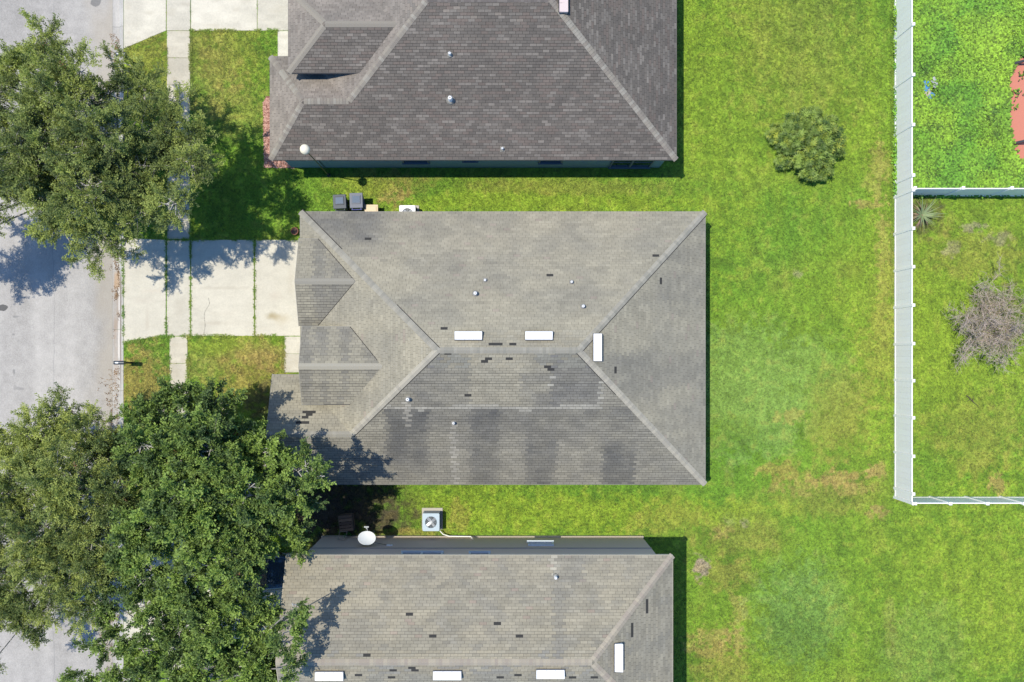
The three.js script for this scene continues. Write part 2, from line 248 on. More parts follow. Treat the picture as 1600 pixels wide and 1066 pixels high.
// a dark silty line in the gutter with a wet streak of washed-out lime
const slabSets = [];                                    // every paved outline, so that no grass grows there
function paving(name, label, list, mats, rnd) {
  const grp = new THREE.Group(); grp.name = name; scene.add(grp); structure(grp, label);
  list.forEach((pts, i) => { const xs = pts.map((p) => p[0]), zs = pts.map((p) => p[1]); slabSets.push([Math.min(...xs), Math.max(...xs), Math.min(...zs), Math.max(...zs), pts]); const g = uvXZ(slabGeo(pts), i * 1.7 + rnd, i * 2.3, 8, 8); mesh('slab', g, mats[i % mats.length], grp); });
  return grp;
}
const rect = (x0, x1, z0, z1) => [[x0, z0], [x1, z0], [x1, z1], [x0, z1]];
const J = 0.022;
const dz0 = GZ(375), dz1 = GZ(525), D0 = CURB_BACK + 0.02;
{ // the driveway of the middle house: apron, walk crossing, two bays
  const spots = [[GX(345), GZ(450), 1.6, 0.1, [0.36, 0.32, 0.25], 0.4], [GX(230), GZ(500), 0.12, 0.7, [0.4, 0.35, 0.28], 0.4], [GX(335), GZ(505), 0.9, 0.12, [0.38, 0.34, 0.27], 0.45], [GX(455), GZ(440), 0.25, 0.8, [0.42, 0.38, 0.3], 0.4], [GX(280), GZ(480), 0.3, 0.5, [0.4, 0.36, 0.29], 0.35], [GX(425), GZ(494), 0.35, 0.22, [0.3, 0.24, 0.12], 0.75], [GX(440), GZ(498), 0.5, 0.3, [0.42, 0.36, 0.24], 0.5], [GX(430), GZ(462), 0.35, 0.25, [0.45, 0.4, 0.33], 0.5], [GX(220), GZ(470), 0.6, 0.2, [0.48, 0.43, 0.36], 0.4], [GX(350), GZ(490), 0.7, 0.15, [0.48, 0.44, 0.36], 0.35], [GX(240), GZ(455), 0.7, 0.12, [0.5, 0.44, 0.36], 0.35]];
  const t = stained(spots, 0.51)(-19, GZ(370), 9.2, GZ(540) - GZ(370));
  const ms = [1, 0.97, 1.03, 1.0].map((f) => new THREE.MeshStandardMaterial({ map: t, color: lin(f, f, f), roughness: 0.9 }));
  const grp = new THREE.Group(); grp.name = 'driveway'; scene.add(grp); structure(grp, 'cream concrete driveway in four bays with weedy joints');
  const list = [[[D0, GZ(372)], [WALK_W - J, dz0], [WALK_W - J, dz1], [GX(240), dz1 + 0.04], [D0, GZ(536)]], rect(WALK_W + J, WALK_E - J, dz0, dz1), rect(WALK_E + J, GX(398) - J, dz0, dz1), rect(GX(398) + J * 0.6, -9.2, dz0, dz1)];
  list.forEach((pts, i) => { slabSets.push([Math.min(...pts.map((p) => p[0])), Math.max(...pts.map((p) => p[0])), Math.min(...pts.map((p) => p[1])), Math.max(...pts.map((p) => p[1])), pts]); mesh('slab', uvXZ(slabGeo(pts), -19, GZ(370), 9.2, GZ(540) - GZ(370)), ms[i], grp); });
}
{
  const e = GZ(48), n = -19.2;
  paving('driveway', 'cream concrete driveway of the brown roofed house with smooth joints', [[[D0, n], [WALK_W - 0.015, n], [WALK_W - 0.015, e], [D0, GZ(76)]], rect(WALK_W + 0.015, WALK_E - 0.015, n, e), rect(WALK_E + 0.015, GX(402) - 0.012, n, e), rect(GX(402) + 0.012, -9.4, n, e), rect(GX(434), -10.1, e + 0.02, GZ(90))], concMats, 0.3).name = 'driveway_001';
  const w = [];
  for (let z = e + 0.02; z < dz0 - 0.3;) { const b = Math.min(z + 1.36, dz0 - 0.02); w.push(rect(WALK_W + 0.03, WALK_E - 0.03, z, b - 0.014)); z = b; }
  for (let z = dz1 + 0.03; z < GZ(862);) { const b = Math.min(z + 1.36, GZ(862)); w.push(rect(GX(265), GX(293), z, b - 0.014)); z = b; }
  for (let z = GZ(1000); z < 20; z += 1.36) w.push(rect(GX(263), GX(295), z, z + 1.346));
  paving('sidewalk', 'narrow concrete sidewalk slabs parallel to the street', w, walkMats, 0.9);
  paving('garden_path', 'short concrete path beside the garage of the middle house', [rect(GX(444), -9.3, dz1 + 0.03, GZ(553) - 0.01), rect(GX(443), -9.3, GZ(553), GZ(582))], concMats, 2.1);
  const b0 = GZ(864), b1 = GZ(998);
  paving('driveway', 'cream concrete driveway under the oak crowns with a parked car', [[[D0, b0 - 0.3], [WALK_W - 0.02, b0], [WALK_W - 0.02, b1], [D0, b1 + 0.3]], rect(WALK_W + 0.02, WALK_E - 0.02, b0, b1), rect(WALK_E + 0.02, GX(398), b0, b1), rect(GX(398) + 0.03, -8.95, b0, b1)], concMats, 4.4).name = 'driveway_002';
}
// ---------------------------------------------------------------- roofs: planes covered with shingles laid tab by tab
function clipPoly(subject, u0, u1, v0, v1) {            // polygon against a rectangle
  let p = subject;
  const edges = [[0, 1, u0], [0, -1, -u1], [1, 1, v0], [1, -1, -v1]];
  for (const [ax, sg, lim] of edges) {
    const out = [];
    for (let i = 0; i < p.length; i++) {
      const a = p[i], b = p[(i + 1) % p.length], da = a[ax] * sg - lim, db = b[ax] * sg - lim;
      if (da >= 0) out.push(a);
      if ((da >= 0) !== (db >= 0)) { const t = da / (da - db); out.push([a[0] + (b[0] - a[0]) * t, a[1] + (b[1] - a[1]) * t]); }
    }
    p = out; if (p.length < 3) return null;
  }
  return p;
}
const area2 = (p) => { let s = 0; for (let i = 0; i < p.length; i++) { const a = p[i], b = p[(i + 1) % p.length]; s += a[0] * b[1] - b[0] * a[1]; } return Math.abs(s) / 2; };
const TAB = 0.305, EXPO = 0.127;
class Roof {
  constructor(house, name, seed, shade, tones) {
    this.house = house; this.r = rngOf(seed); this.shade = shade; this.tones = tones; this.planes = []; this.full = []; this.pos = []; this.nor = []; this.uv = []; this.col = []; this.deck = []; this.caps = [];
    this.name = name;
  }
  // pts: corners in order, world coordinates; key names the plane for its weathering; o: {butt, slot, gone}
  plane(key, pts, o = {}) {
    const n = V().subVectors(pts[1], pts[0]).cross(V().subVectors(pts[2], pts[0])).normalize(); if (n.y < 0) n.negate();
    const up = V(0, 1, 0).addScaledVector(n, -n.y).normalize(), ac = V().crossVectors(up, n).normalize();
    const low = pts.reduce((a, b) => (b.y < a.y ? b : a));
    const q = pts.map((p) => { const d = V().subVectors(p, low); return [d.dot(ac), d.dot(up)]; });
    { let s = 0; for (let i = 0; i < q.length; i++) { const a = q[i], b = q[(i + 1) % q.length]; s += a[0] * b[1] - b[0] * a[1]; } if (s < 0) { q.reverse(); pts = pts.slice().reverse(); } }
    const us = q.map((a) => a[0]), vs = q.map((a) => a[1]), uMin = Math.min(...us), uMax = Math.max(...us), vMax = Math.max(...vs);
    const at = (u, v, h) => low.clone().addScaledVector(ac, u).addScaledVector(up, v).addScaledVector(n, h);
    const butt = o.butt ?? 0.010, slot = o.slot ?? 0.009;
    const gone = (o.gone || []).map(([px, py]) => { const e = V(0, CAM_H, 0), d = V().subVectors(P(px, py, 0), e); const t = V().subVectors(low, e).dot(n) / d.dot(n); const w = e.addScaledVector(d, t).sub(low); return [w.dot(ac), w.dot(up)]; });
    const basis = new THREE.Quaternion().setFromRotationMatrix(new THREE.Matrix4().makeBasis(ac, n, up.clone().negate()));
    const rows = Math.ceil(vMax / EXPO);
    for (let i = 0; i < rows; i++) {
      const v0 = i * EXPO + butt * (0.6 + 0.8 * this.r()), v1 = (i + 1) * EXPO - 0.0005, off = (i % 2) * TAB * 0.5 + Math.floor(i / 2) % 3 * 0.03 + (this.r() - 0.5) * 0.02;
      let run = 0, tone = 1;
      for (let u = uMin - TAB + ((off - uMin) % TAB); u < uMax; u += TAB) {
        const u0 = u + slot / 2, u1 = u + TAB - slot / 2, c = clipPoly(q, u0, u1, v0, v1); 
        if (run-- <= 0) { tone = this.r(); run = Math.floor(this.r() * (o.run ?? 2.2)); }
        if (!c || area2(c) < 0.0006) continue;
        if (gone.some(([gu, gv]) => gu > u && gu <= u + TAB && gv > v0 - butt && gv <= v1)) continue;
        const mid = at(u + TAB / 2, (v0 + v1) / 2, 0), col = this.shade(key, mid, tone, this.r(), i);
        const isFull = area2(c) > (u1 - u0) * (v1 - v0) * 0.999;
        const lift = (this.r() - 0.5) * 0.004;
        if (isFull) { this.full.push({ mid: at((u0 + u1) / 2, v0, 0), y: mid.y, basis, col, lift, c, at, n, slot, butt: v1 - v0 }); continue; }
        this.tab(c, at, n, v0, v1, col, lift);
      }
    }
    // the boarded deck under the felt
    const th = 0.1, tri = THREE.ShapeUtils.triangulateShape(q.map((a) => new THREE.Vector2(a[0], a[1])), []), pos = [];
    const T = pts.map((p) => p.clone()), B = pts.map((p) => p.clone().setY(p.y - th));
    const put = (a, b, c) => pos.push(a.x, a.y, a.z, b.x, b.y, b.z, c.x, c.y, c.z);
    for (const [a, b, c] of tri) { const up2 = V().subVectors(T[b], T[a]).cross(V().subVectors(T[c], T[a])).y > 0; if (up2) { put(T[a], T[b], T[c]); put(B[a], B[c], B[b]); } else { put(T[a], T[c], T[b]); put(B[a], B[b], B[c]); } }
    for (let i = 0; i < T.length; i++) { const k = (i + 1) % T.length; put(T[i], T[k], B[i]); put(T[k], B[k], B[i]); }
    const g = new THREE.BufferGeometry(); g.setAttribute('position', new THREE.Float32BufferAttribute(pos, 3)); g.setAttribute('uv', new THREE.Float32BufferAttribute(new Float32Array(pos.length / 3 * 2), 2)); g.computeVertexNormals();
    this.deck.push(g); const rec = { key, n, low, up, ac, at }; this.planes.push(rec); return rec;
  }
  tab(c, at, n, v0, v1, col, lift) {
    const top = c.map(([u, v]) => at(u, v, 0.004 + (0.009 + lift) * (1 - (v - v0) / (v1 - v0)))), bot = c.map(([u, v]) => at(u, v, -0.002));
    const put = (p, m, q) => { this.pos.push(p.x, p.y, p.z); this.nor.push(m.x, m.y, m.z); this.uv.push(q[0] / 4, q[1] / 4); this.col.push(col[0], col[1], col[2]); };
    for (let i = 1; i < c.length - 1; i++) { put(top[0], n, c[0]); put(top[i], n, c[i]); put(top[i + 1], n, c[i + 1]); }
    for (let i = 0; i < c.length; i++) {
      const k = (i + 1) % c.length, m = V().subVectors(top[k], top[i]).cross(n).normalize();
      put(top[i], m, c[i]); put(bot[i], m, c[i]); put(top[k], m, c[k]); put(top[k], m, c[k]); put(bot[i], m, c[i]); put(bot[k], m, c[k]);
    }
  }
  shadowValleyLine(a, b, p, off) {                                    // dark bar painting in a hip cap's shadow line; also valley and eave lines
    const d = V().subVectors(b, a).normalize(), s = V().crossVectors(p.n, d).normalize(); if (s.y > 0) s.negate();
    const g = bar(a.clone().addScaledVector(s, off).addScaledVector(p.n, 0.008), b.clone().addScaledVector(s, off).addScaledVector(p.n, 0.008), 0.024, 0.03); mesh('shadow_valley_strip', g, M.deck, this.house);
  }
  cap(a, b, p1, p2, tone = 1) { this.caps.push([a, b, p1.n, p2.n, tone]); }
  finish(material, capColours) {
    const roof = mesh('roof', merged(this.deck), M.deck, this.house);
    this.full.sort((a, b) => b.y - a.y);
    const kinds = this.tones.map((t) => { const m = material.clone(); m.vertexColors = false; m.color = lin(t[0], t[1], t[2]); return m; });
    const shapes = new Map();
    this.full.forEach((f, i) => {
      if (i >= 300) { this.tab(f.c, f.at, f.n, Math.min(...f.c.map((p) => p[1])), Math.max(...f.c.map((p) => p[1])), f.col, f.lift); return; }
      const w = TAB - f.slot, kk = w.toFixed(3);
      if (!shapes.has(kk)) { const g = box(w, 0.016, 0.118, 0, 0.001, -0.059); const p = g.attributes.position; for (let k = 0; k < p.count; k++) if (p.getY(k) > 0 && p.getZ(k) < -0.06) p.setY(k, 0.004); else if (p.getY(k) > 0) p.setY(k, 0.013); g.computeVertexNormals(); const u = g.attributes.uv; for (let k = 0; k < u.count; k++) u.setXY(k, p.getX(k) / 4, p.getZ(k) / 4); shapes.set(kk, g); }
      let best = 0, bd = 9; this.tones.forEach((t, j) => { const d = Math.abs(t[0] - f.col[0]) + Math.abs(t[1] - f.col[1]) + Math.abs(t[2] - f.col[2]); if (d < bd) { bd = d; best = j; } });
      const m = mesh('shingle', shapes.get(kk), kinds[best], roof, f.mid); m.quaternion.copy(f.basis);
    });
    const g = new THREE.BufferGeometry();
    g.setAttribute('position', new THREE.Float32BufferAttribute(this.pos, 3)); g.setAttribute('normal', new THREE.Float32BufferAttribute(this.nor, 3)); g.setAttribute('uv', new THREE.Float32BufferAttribute(this.uv, 2)); g.setAttribute('color', new THREE.Float32BufferAttribute(this.col, 3));
    mesh('shingles', g, material, roof).userData.kind = 'stuff';
    // ridge and hip caps
    const capMats = capColours.map((t) => { const m = material.clone(); m.vertexColors = false; m.color = lin(t[0], t[1], t[2]); return m; });
    const rest = [[], []]; let count = 0; const STEP = 0.145, HALF = 0.15;
    for (const [a0, b0, n1, n2, tone] of this.caps) {
      const [a, b] = a0.y <= b0.y ? [a0, b0] : [b0, a0], d = V().subVectors(b, a), len = d.length(); d.normalize();
      const side = (n) => { const s = V().crossVectors(n, d).normalize(); return s; };
      let s1 = side(n1), s2 = side(n2); const out = V().addVectors(n1, n2).normalize();
      if (s1.dot(n2) > 0) s1.negate(); if (s2.dot(n1) > 0) s2.negate();
      const q = (s, w, l, h) => V().addScaledVector(s, w).addScaledVector(d, l).addScaledVector(out, h), E = STEP + 0.02;
      const A = [q(s1, HALF, 0, 0.026), q(s1, 0, 0, 0.034), q(s2, HALF, 0, 0.026)], B = [q(s1, HALF * 0.96, E, 0.013), q(s1, 0, E, 0.02), q(s2, HALF * 0.96, E, 0.013)];
      const pos = [], put = (x, y, z) => { for (const p of [x, y, z]) pos.push(p.x, p.y, p.z); };
      const quad = (x, y, z, w) => { put(x, y, z); put(x, z, w); };
      const C = A.map((p) => p.clone().addScaledVector(out, -0.022)), Dn = B.map((p) => p.clone().addScaledVector(out, -0.012));
      quad(A[0], A[1], B[1], B[0]); quad(A[1], A[2], B[2], B[1]); quad(C[0], C[1], A[1], A[0]); quad(C[1], C[2], A[2], A[1]); quad(C[0], A[0], B[0], Dn[0]); quad(A[2], C[2], Dn[2], B[2]);
      const cg = new THREE.BufferGeometry(); cg.setAttribute('position', new THREE.Float32BufferAttribute(pos, 3)); cg.setAttribute('uv', new THREE.Float32BufferAttribute(new Float32Array(pos.length / 3 * 2).map((_, i) => (i % 7) / 7), 2)); cg.computeVertexNormals();
      const k = Math.floor(len / STEP);
      for (let i = 0; i < k; i++) {
        const p = a.clone().addScaledVector(d, i * STEP + (this.r() - 0.5) * 0.012), m = capMats[Math.floor(this.r() * 3) + (tone > 1 ? 3 : 0)];
        if (count++ < 300) mesh('ridge_cap', cg, m, roof, p); else rest[tone > 1 ? 1 : 0].push(cg.clone().translate(p.x, p.y, p.z));
      }
    }
    rest.forEach((l, i) => { if (l.length) mesh('ridge_caps', merged(l), capMats[i * 3], roof).userData.kind = 'stuff'; });
    return roof;
  }
}
// fascia board and metal drip edge along one eave
function eave(house, a, b, m, drop = 0.17) {
  const d = V().subVectors(b, a), out = V(d.z, 0, -d.x).normalize(), mid = V().addVectors(a, b).multiplyScalar(0.5);
  const g = bar(a, b, 0.025, 0.025).translate(0, 0, 0), g2 = new THREE.BoxGeometry(d.length() + 0.02, drop, 0.03);
  g2.applyQuaternion(new THREE.Quaternion().setFromRotationMatrix(new THREE.Matrix4().makeBasis(d.clone().normalize(), V(0, 1, 0).addScaledVector(d.clone().normalize(), -d.clone().normalize().y).normalize(), V().crossVectors(d.clone().normalize(), V(0, 1, 0)).normalize())));
  mesh('fascia', g2.translate(mid.x - out.x * 0.004, mid.y - drop / 2 - 0.004, mid.z - out.z * 0.004), m, house);
}
// a window set on a wall: wall frame axes given by centre, horizontal run and outward normal
function windowOn(house, c, w, h, out, fm, split = 1) {
  const turn = Math.atan2(out.x, out.z), grp = mesh('window', merged([box(w, h, 0.03)]), M.glass, house, c); grp.rotation.y = turn; grp.position.addScaledVector(out, 0.012);
  mesh('frame', merged([box(w + 0.14, 0.07, 0.09, 0, h / 2 + 0.035, 0.01), box(0.07, h, 0.09, -w / 2 - 0.035, 0, 0.01), box(0.07, h, 0.09, w / 2 + 0.035, 0, 0.01)]), fm, grp);
  mesh('sill', box(w + 0.2, 0.06, 0.14, 0, -h / 2 - 0.03, 0.035), fm, grp);
  for (let i = 1; i < split; i++) mesh('mullion', box(0.09, h, 0.075, -w / 2 + w * i / split, 0, 0.01), fm, grp);
  mesh('meeting_rail', box(w, 0.035, 0.045, 0, 0.02, 0.012), fm, grp);
  return grp;
}
function slantVent(house, px, py, w, dep, n, up, ac, low, vm = M.ventWhite) {  // a metal off-ridge vent: sloping hood with a dark mouth downhill
  const e = V(0, CAM_H, 0), d = V().subVectors(P(px, py, 0), e), t = V().subVectors(low, e).dot(n) / d.dot(n), p = e.addScaledVector(d, t - 0.002);
  const dn = V(-up.x, 0, -up.z).normalize(), acr = V(ac.x, 0, ac.z).normalize();
  const s = new THREE.Shape([[-dep / 2, 0.02], [-dep / 2 + 0.04, 0.05], [dep / 2, 0.09], [dep / 2, -0.02], [dep / 2 - 0.02, -0.02], [dep / 2 - 0.02, -0.14], [-dep / 2, 0.0]].map(([a, b]) => new THREE.Vector2(a, b)));
  const g = new THREE.ExtrudeGeometry(s, { depth: w, bevelEnabled: true, bevelSize: 0.006, bevelThickness: 0.006, bevelSegments: 1 }).translate(0, 0, -w / 2);
  g.applyMatrix4(new THREE.Matrix4().makeBasis(dn, V(0, 1, 0), V().crossVectors(dn, V(0, 1, 0))));
  const v = mesh('roof_vent', g, vm, house, p.clone().add(V(0, 0.06, 0)));
  const f = box(w + 0.04, 0.012, dep + 0.08); f.applyMatrix4(new THREE.Matrix4().makeBasis(ac, n, up.clone().negate()));
  mesh('flashing', f.translate(0, -0.06, 0).translate(n.x * 0.022, n.y * 0.022, n.z * 0.022), M.ventDark, v);
  const mth = box(w - 0.06, 0.075, 0.02, 0, 0, 0); mth.applyMatrix4(new THREE.Matrix4().makeBasis(V().crossVectors(V(0, 1, 0), dn), V(0, 1, 0), dn)); mesh('mouth', mth.translate(dn.x * (dep / 2 + 0.004), 0.025, dn.z * (dep / 2 + 0.004)), M.ventDark, v);
  for (const k of [-0.5, -0.17, 0.17, 0.5]) { const rib = box(0.02, 0.012, dep - 0.05, k * (w - 0.05), 0.075, 0); rib.applyMatrix4(new THREE.Matrix4().makeBasis(V().crossVectors(V(0, 1, 0), dn), V(0, 1, 0), dn)); mesh('seam', rib, vm, v); }
  return v;
}
function pipe(house, px, py, pl, h = 0.3, r = 0.05, m = M.pvc) {
  const e = V(0, CAM_H, 0), d = V().subVectors(P(px, py, 0), e), t = V().subVectors(pl.low, e).dot(pl.n) / d.dot(pl.n), p = e.addScaledVector(d, t);
  const v = mesh('vent_pipe', merged([new THREE.LatheGeometry([[r * 0.3, h - 0.04], [r * 0.3, h], [r, h], [r, -0.05]].map(([a, b]) => new THREE.Vector2(a, b)), 14)]), m, house, p);
  mesh('bore', cyl(r * 0.3, r * 0.3, 0.01, 12, 0, h - 0.04, 0), M.black, v);
  const f = merged([cyl(r * 1.35, r * 2, 0.08, 14, 0, 0.03, 0), box(0.22, 0.006, 0.24)]); f.applyMatrix4(new THREE.Matrix4().makeBasis(pl.ac, pl.n, pl.up.clone().negate())); mesh('boot', f.translate(pl.n.x * 0.016, pl.n.y * 0.016, pl.n.z * 0.016), M.lead, v);
}
const shMat = () => new THREE.MeshStandardMaterial({ vertexColors: true, map: wearTex, roughness: 0.92 });
const scale3 = (c, f) => [c[0] * f, c[1] * f, c[2] * f];
const tonesOf = (cols, fs) => cols.flatMap((c) => fs.map((f) => scale3(c, f)));
// soft-edged band and streak helpers for algae stains and washed streaks
const algaeAt = (x, z, s) => sstep(0.4, 0.6, fbm(x * 1.3 + s, z * 0.35, 3)) * (0.6 + 0.4 * fbm(x * 4 + s, z * 4, 2));   // streaks that grow down the slope
const band = (x, a, b, s) => sstep(a - s, a + s, x) * (1 - sstep(b - s, b + s, x));
// ---------------------------------------------------------------- the middle house, weathered grey shingles
const H1 = (() => {
  const EH = 2.55, W = -9.484, E = 9.635, N = -7.067, S = 5.8, RH = 5.2, RZ = -0.49, RW = -2.815, RE = 3.42, CW = -10.8, CZ = 3.35, CH = 3.58, CN = 0.62, JX = -6.88;
  const house = thing('house', 'single storey house with weathered light grey hip roof between two neighbours', 'house', V(0, 0, 0));
  const base = [0.298, 0.278, 0.217], warm = [0.345, 0.317, 0.24], dark = [0.155, 0.152, 0.142], algae = [0.105, 0.105, 0.1];
  const sZ = (py) => { const k = (py - 565) / (PX_M * CAM_H); return k * 37.008 / (1 - 0.421 * k); }, sX = (px, py) => (px - 783) * (CAM_H - (EH + 0.421 * (S - sZ(py)))) / (PX_M * CAM_H);
  const zl = sZ(636), xa = sX(575, 640), xb = sX(736, 640), xc = sX(815, 600), xd = sX(862, 600), xe = sX(938, 620), xr = sX(601, 680);
  const shade = (key, p, tone, r, row) => {
    const blot = fbm(p.x * 0.55 + 7, p.z * 1.1 + 3, 3), fine = fbm(p.x * 1.7, p.z * 2.6 + 30, 2); let k, amp = 0.09;
    if (key === 'south' ) {
      const line = zl + Math.sin(p.x * 1.3) * 0.05;
      k = mix3(base, dark, 0.38 + (fine - 0.5) * 0.5);
      if (p.z < line) {                                     // above the washed line near the ridge: rectangles of differing batches
        if (p.x > xb && p.x < xc) k = mix3(base, warm, 0.3 + (fine - 0.5));
        else if (p.x >= xc && p.x < xd) k = mix3(base, dark, 0.25 + (fine - 0.5));
        else if (p.x >= xd && p.x < xe) k = mix3(base, dark, 0.72 + (fine - 0.5) * 0.5);
        else if (p.x >= xe) k = mix3(base, dark, 0.35);
        else k = mix3(base, dark, 0.36 + (fine - 0.5) * 0.6 + band(p.x, sX(640, 600), sX(700, 600), 0.4) * 0.2);
      } else {
        const z = (p.z - line) / (S - line);
        if (p.x < xr) k = mix3(base, dark, 0.22 + z * 0.2 + (fine - 0.5) * 0.4);
        const a = band(p.x, sX(603, 680), sX(668, 680), 0.22) * (1 - sstep(0.5, 1, z)) * 0.8 + band(p.x, sX(736, 690), sX(780, 690), 0.3) * 0.55 + band(p.x, sX(822, 720), sX(868, 720), 0.14) * sstep(0.1, 0.5, z) * 0.55 + band(p.x, sX(942, 720), sX(992, 720), 0.12) * sstep(0.3, 0.6, z) * 0.7 + band(p.x, sX(660, 640), sX(1000, 640), 0.5) * (1 - sstep(0.05, 0.4, z)) * 0.4;
        k = mix3(k, algae, clamp(a * (0.25 + fine * 0.5 + 0.9 * fbm(p.x * 3.1 + 2, p.z * 0.5, 3))));
        k = mix3(k, base, (1 - sstep(0, 0.05, z)) * 0.0);
      }
      const wash = (Math.abs(p.z - line - 0.03) < 0.09 && p.x > xa && p.x < xe) || (Math.abs(p.x - xe) < 0.1 && p.z < line && p.z > sZ(592)) || (Math.abs(p.x - xd) < 0.05 && p.z < line && p.z > sZ(560));
      if (wash) k = mix3(k, [0.4, 0.385, 0.33], 0.6);
      const drip = (px, py0, py1, w) => Math.abs(p.x - sX(px, (py0 + py1) / 2)) < w && p.z > sZ(py0) && p.z < sZ(py1);
      if (drip(637, 628, 668, 0.15) || drip(709, 664, 757, 0.14)) k = mix3(k, [0.38, 0.36, 0.31], 0.55);
      amp = 0.14;
    } else if (key === 'gable') { k = mix3(base, dark, algaeAt(p.x * 1.2, p.z * 0.8, 5) * 0.62 + (fine - 0.5) * 0.4); amp = 0.12; }   // algae streaks on both slopes of the street gables
    else {
      k = mix3(base, warm, clamp((blot - 0.42) * 3)); k = mix3(k, dark, clamp((0.5 - blot) * 2.4) * 0.28 + clamp((fine - 0.58) * 2) * 0.3);
      if (key === 'north') { const nw = band(p.x, -9.5, -5.5, 0.6) * (1 - sstep(-6.4, -4.2, p.z)); k = mix3(k, dark, nw * 0.7 * (0.5 + fine)); }
      if (key === 'east') k = mix3(k, dark, algaeAt(p.z, -p.x, 60) * 0.3);
      if (r > 0.985) k = mix3(k, [0.29, 0.235, 0.2], 0.5);
    }
    return scale3(k, 1 - amp + 2 * amp * tone * 0.8 + (r - 0.5) * 0.08);
  };
  const tones = tonesOf([base, warm, dark, [0.24, 0.235, 0.2]], [0.72, 0.82, 0.9, 0.97, 1.04, 1.12]);
  const R = new Roof(house, 'grey', 11, shade, tones);
  const nw = V(W, EH, N), ne = V(E, EH, N), se = V(E, EH, S), rw = V(RW, RH, RZ), re = V(RE, RH, RZ), j = V(JX, CH, CZ), cw = V(CW, CH, CZ), csw = V(CW, EH, S), cnw = V(CW, EH, CN), cv = V(W, EH, CN);
  const north = R.plane('north', [nw, ne, re, rw], { butt: 0.006, slot: 0.008, gone: [[577, 374], [575, 374], [764, 536], [774, 536], [785, 536], [796, 536], [699, 512], [1020, 400], [860, 430]] });
  const east = R.plane('east', [ne, se, re], { butt: 0.007, gone: [[1031, 443], [963, 575]] });
  const south = R.plane('south', [csw, se, re, rw, j, cw].map((p) => p.clone()), { butt: 0.019, slot: 0.01, gone: [[699, 553], [765, 561], [760, 565.5], [797, 561], [857, 573], [862, 577], [727, 620]] });
  const west = R.plane('west', [nw, rw, j, cv], { butt: 0.007 });
  const porch = R.plane('porch', [cw, j, cv, cnw], { butt: 0.008, gone: [[475, 645], [485, 645], [464, 661], [474, 661], [480, 661], [480, 650]] });
  R.cap(nw, rw, north, west); R.cap(ne, re, north, east); R.cap(se, re, south, east, 2); R.cap(rw, re, north, south); R.cap(j, rw, west, south, 2); R.cap(cw, j, porch, south);
  const walls = [];
  R.shadowValleyLine(ne, re, east, 0.16); R.shadowValleyLine(nw, nw.clone().lerp(rw, 0.3), north, 0.17); R.shadowValleyLine(nw.clone().lerp(rw, 0.7), rw, north, 0.16); R.shadowValleyLine(j, rw, south, 0.16); R.shadowValleyLine(re, se.clone().lerp(re, 0.7), south, 0.16);  // shadow lines of the hip caps, drawn as dark bars
  // two raised gables on the street side
  const gable = (x, zr, hr, z0, z1, he, valleys) => {
    const onW = (h) => W + (h - EH) / ((RH - EH) / (RW - W));
    const pk = V(x, hr, zr), ap = V(onW(hr), hr, zr), n0 = V(x, he, z0), n1 = V(onW(he), he, z0), s0 = V(x, he, z1), s1 = V(onW(he), he, z1);
    const a = R.plane('gable', [pk, ap, n1, n0], { butt: 0.009 }), b = R.plane('gable', [pk, ap, s1, s0], { butt: 0.017 }); R.cap(pk, ap, a, b, valleys ? 1 : 2);
    if (valleys) { R.shadowValleyLine(ap, s1, b, 0.0); R.shadowValleyLine(ap, n1, a, 0.0); } else { R.shadowValleyLine(ap.clone().lerp(n1, 0.15), n1, a, 0.0); R.shadowValleyLine(s1, s0.clone().lerp(s1, 0.45), b, -0.01); }
    const w0 = x + 0.3, s = new THREE.Shape([[-(z0 + 0.3), 0], [-(z1 - 0.3), 0], [-(z1 - 0.3), he - 0.05], [-zr, hr - 0.16], [-(z0 + 0.3), he - 0.05]].map(([p, q]) => new THREE.Vector2(p, q)));
    walls.push(new THREE.ExtrudeGeometry(s, { depth: 1.9, bevelEnabled: false }).rotateY(Math.PI / 2).translate(w0, 0, 0));
    eave(house, n0, pk, M.fasciaGrey, 0.14); eave(house, pk, s0, M.fasciaGrey, 0.14); eave(house, n1, n0, M.fasciaGrey, 0.14); eave(house, s0, s1, M.fasciaGrey, 0.14);
  };
  gable(-9.46, -3.68, 3.66, -5.74, -1.68, 2.92, true);
  gable(-9.16, 0.22, 4.18, -1.6, 1.98, 3.56, false);
  walls.push(box(17.9, 2.45, 12.1, 0.1, 1.225, -0.64), box(1.9, 2.45, 4.4, -9.5, 1.225, 3.2));
  mesh('wall', merged(walls), M.cream, house);
  eave(house, ne, nw, M.fasciaGrey); eave(house, se, ne, M.fasciaGrey); eave(house, csw, se, M.fasciaGrey); eave(house, cnw, cw, M.fasciaGrey); eave(house, cw, csw, M.fasciaGrey); eave(house, nw, V(W, EH, -5.74), M.fasciaGrey); eave(house, cv, cnw, M.fasciaGrey);
  R.finish(shMat(), [[0.3, 0.285, 0.24], [0.33, 0.315, 0.265], [0.27, 0.26, 0.22], [0.36, 0.34, 0.28], [0.39, 0.365, 0.3], [0.33, 0.31, 0.26]]);
  // garage door, front door, windows
  const gd = mesh('garage_door', box(0.05, 2.1, 3.0), M.white, house, V(-9.19, 1.08, -3.68)); for (let i = 0; i < 4; i++) mesh('door_panel', rbox(0.02, 0.44, 2.8, 0.008, -0.03, -0.78 + i * 0.52, 0), M.white, gd);
  const fd = mesh('door', box(0.05, 2.05, 0.95), mat(0.12, 0.06, 0.04, 0.5), house, V(-8.9, 1.04, 0.1)); mesh('handle', new THREE.SphereGeometry(0.035, 10, 8).translate(-0.06, 0, 0.36), M.galv, fd);
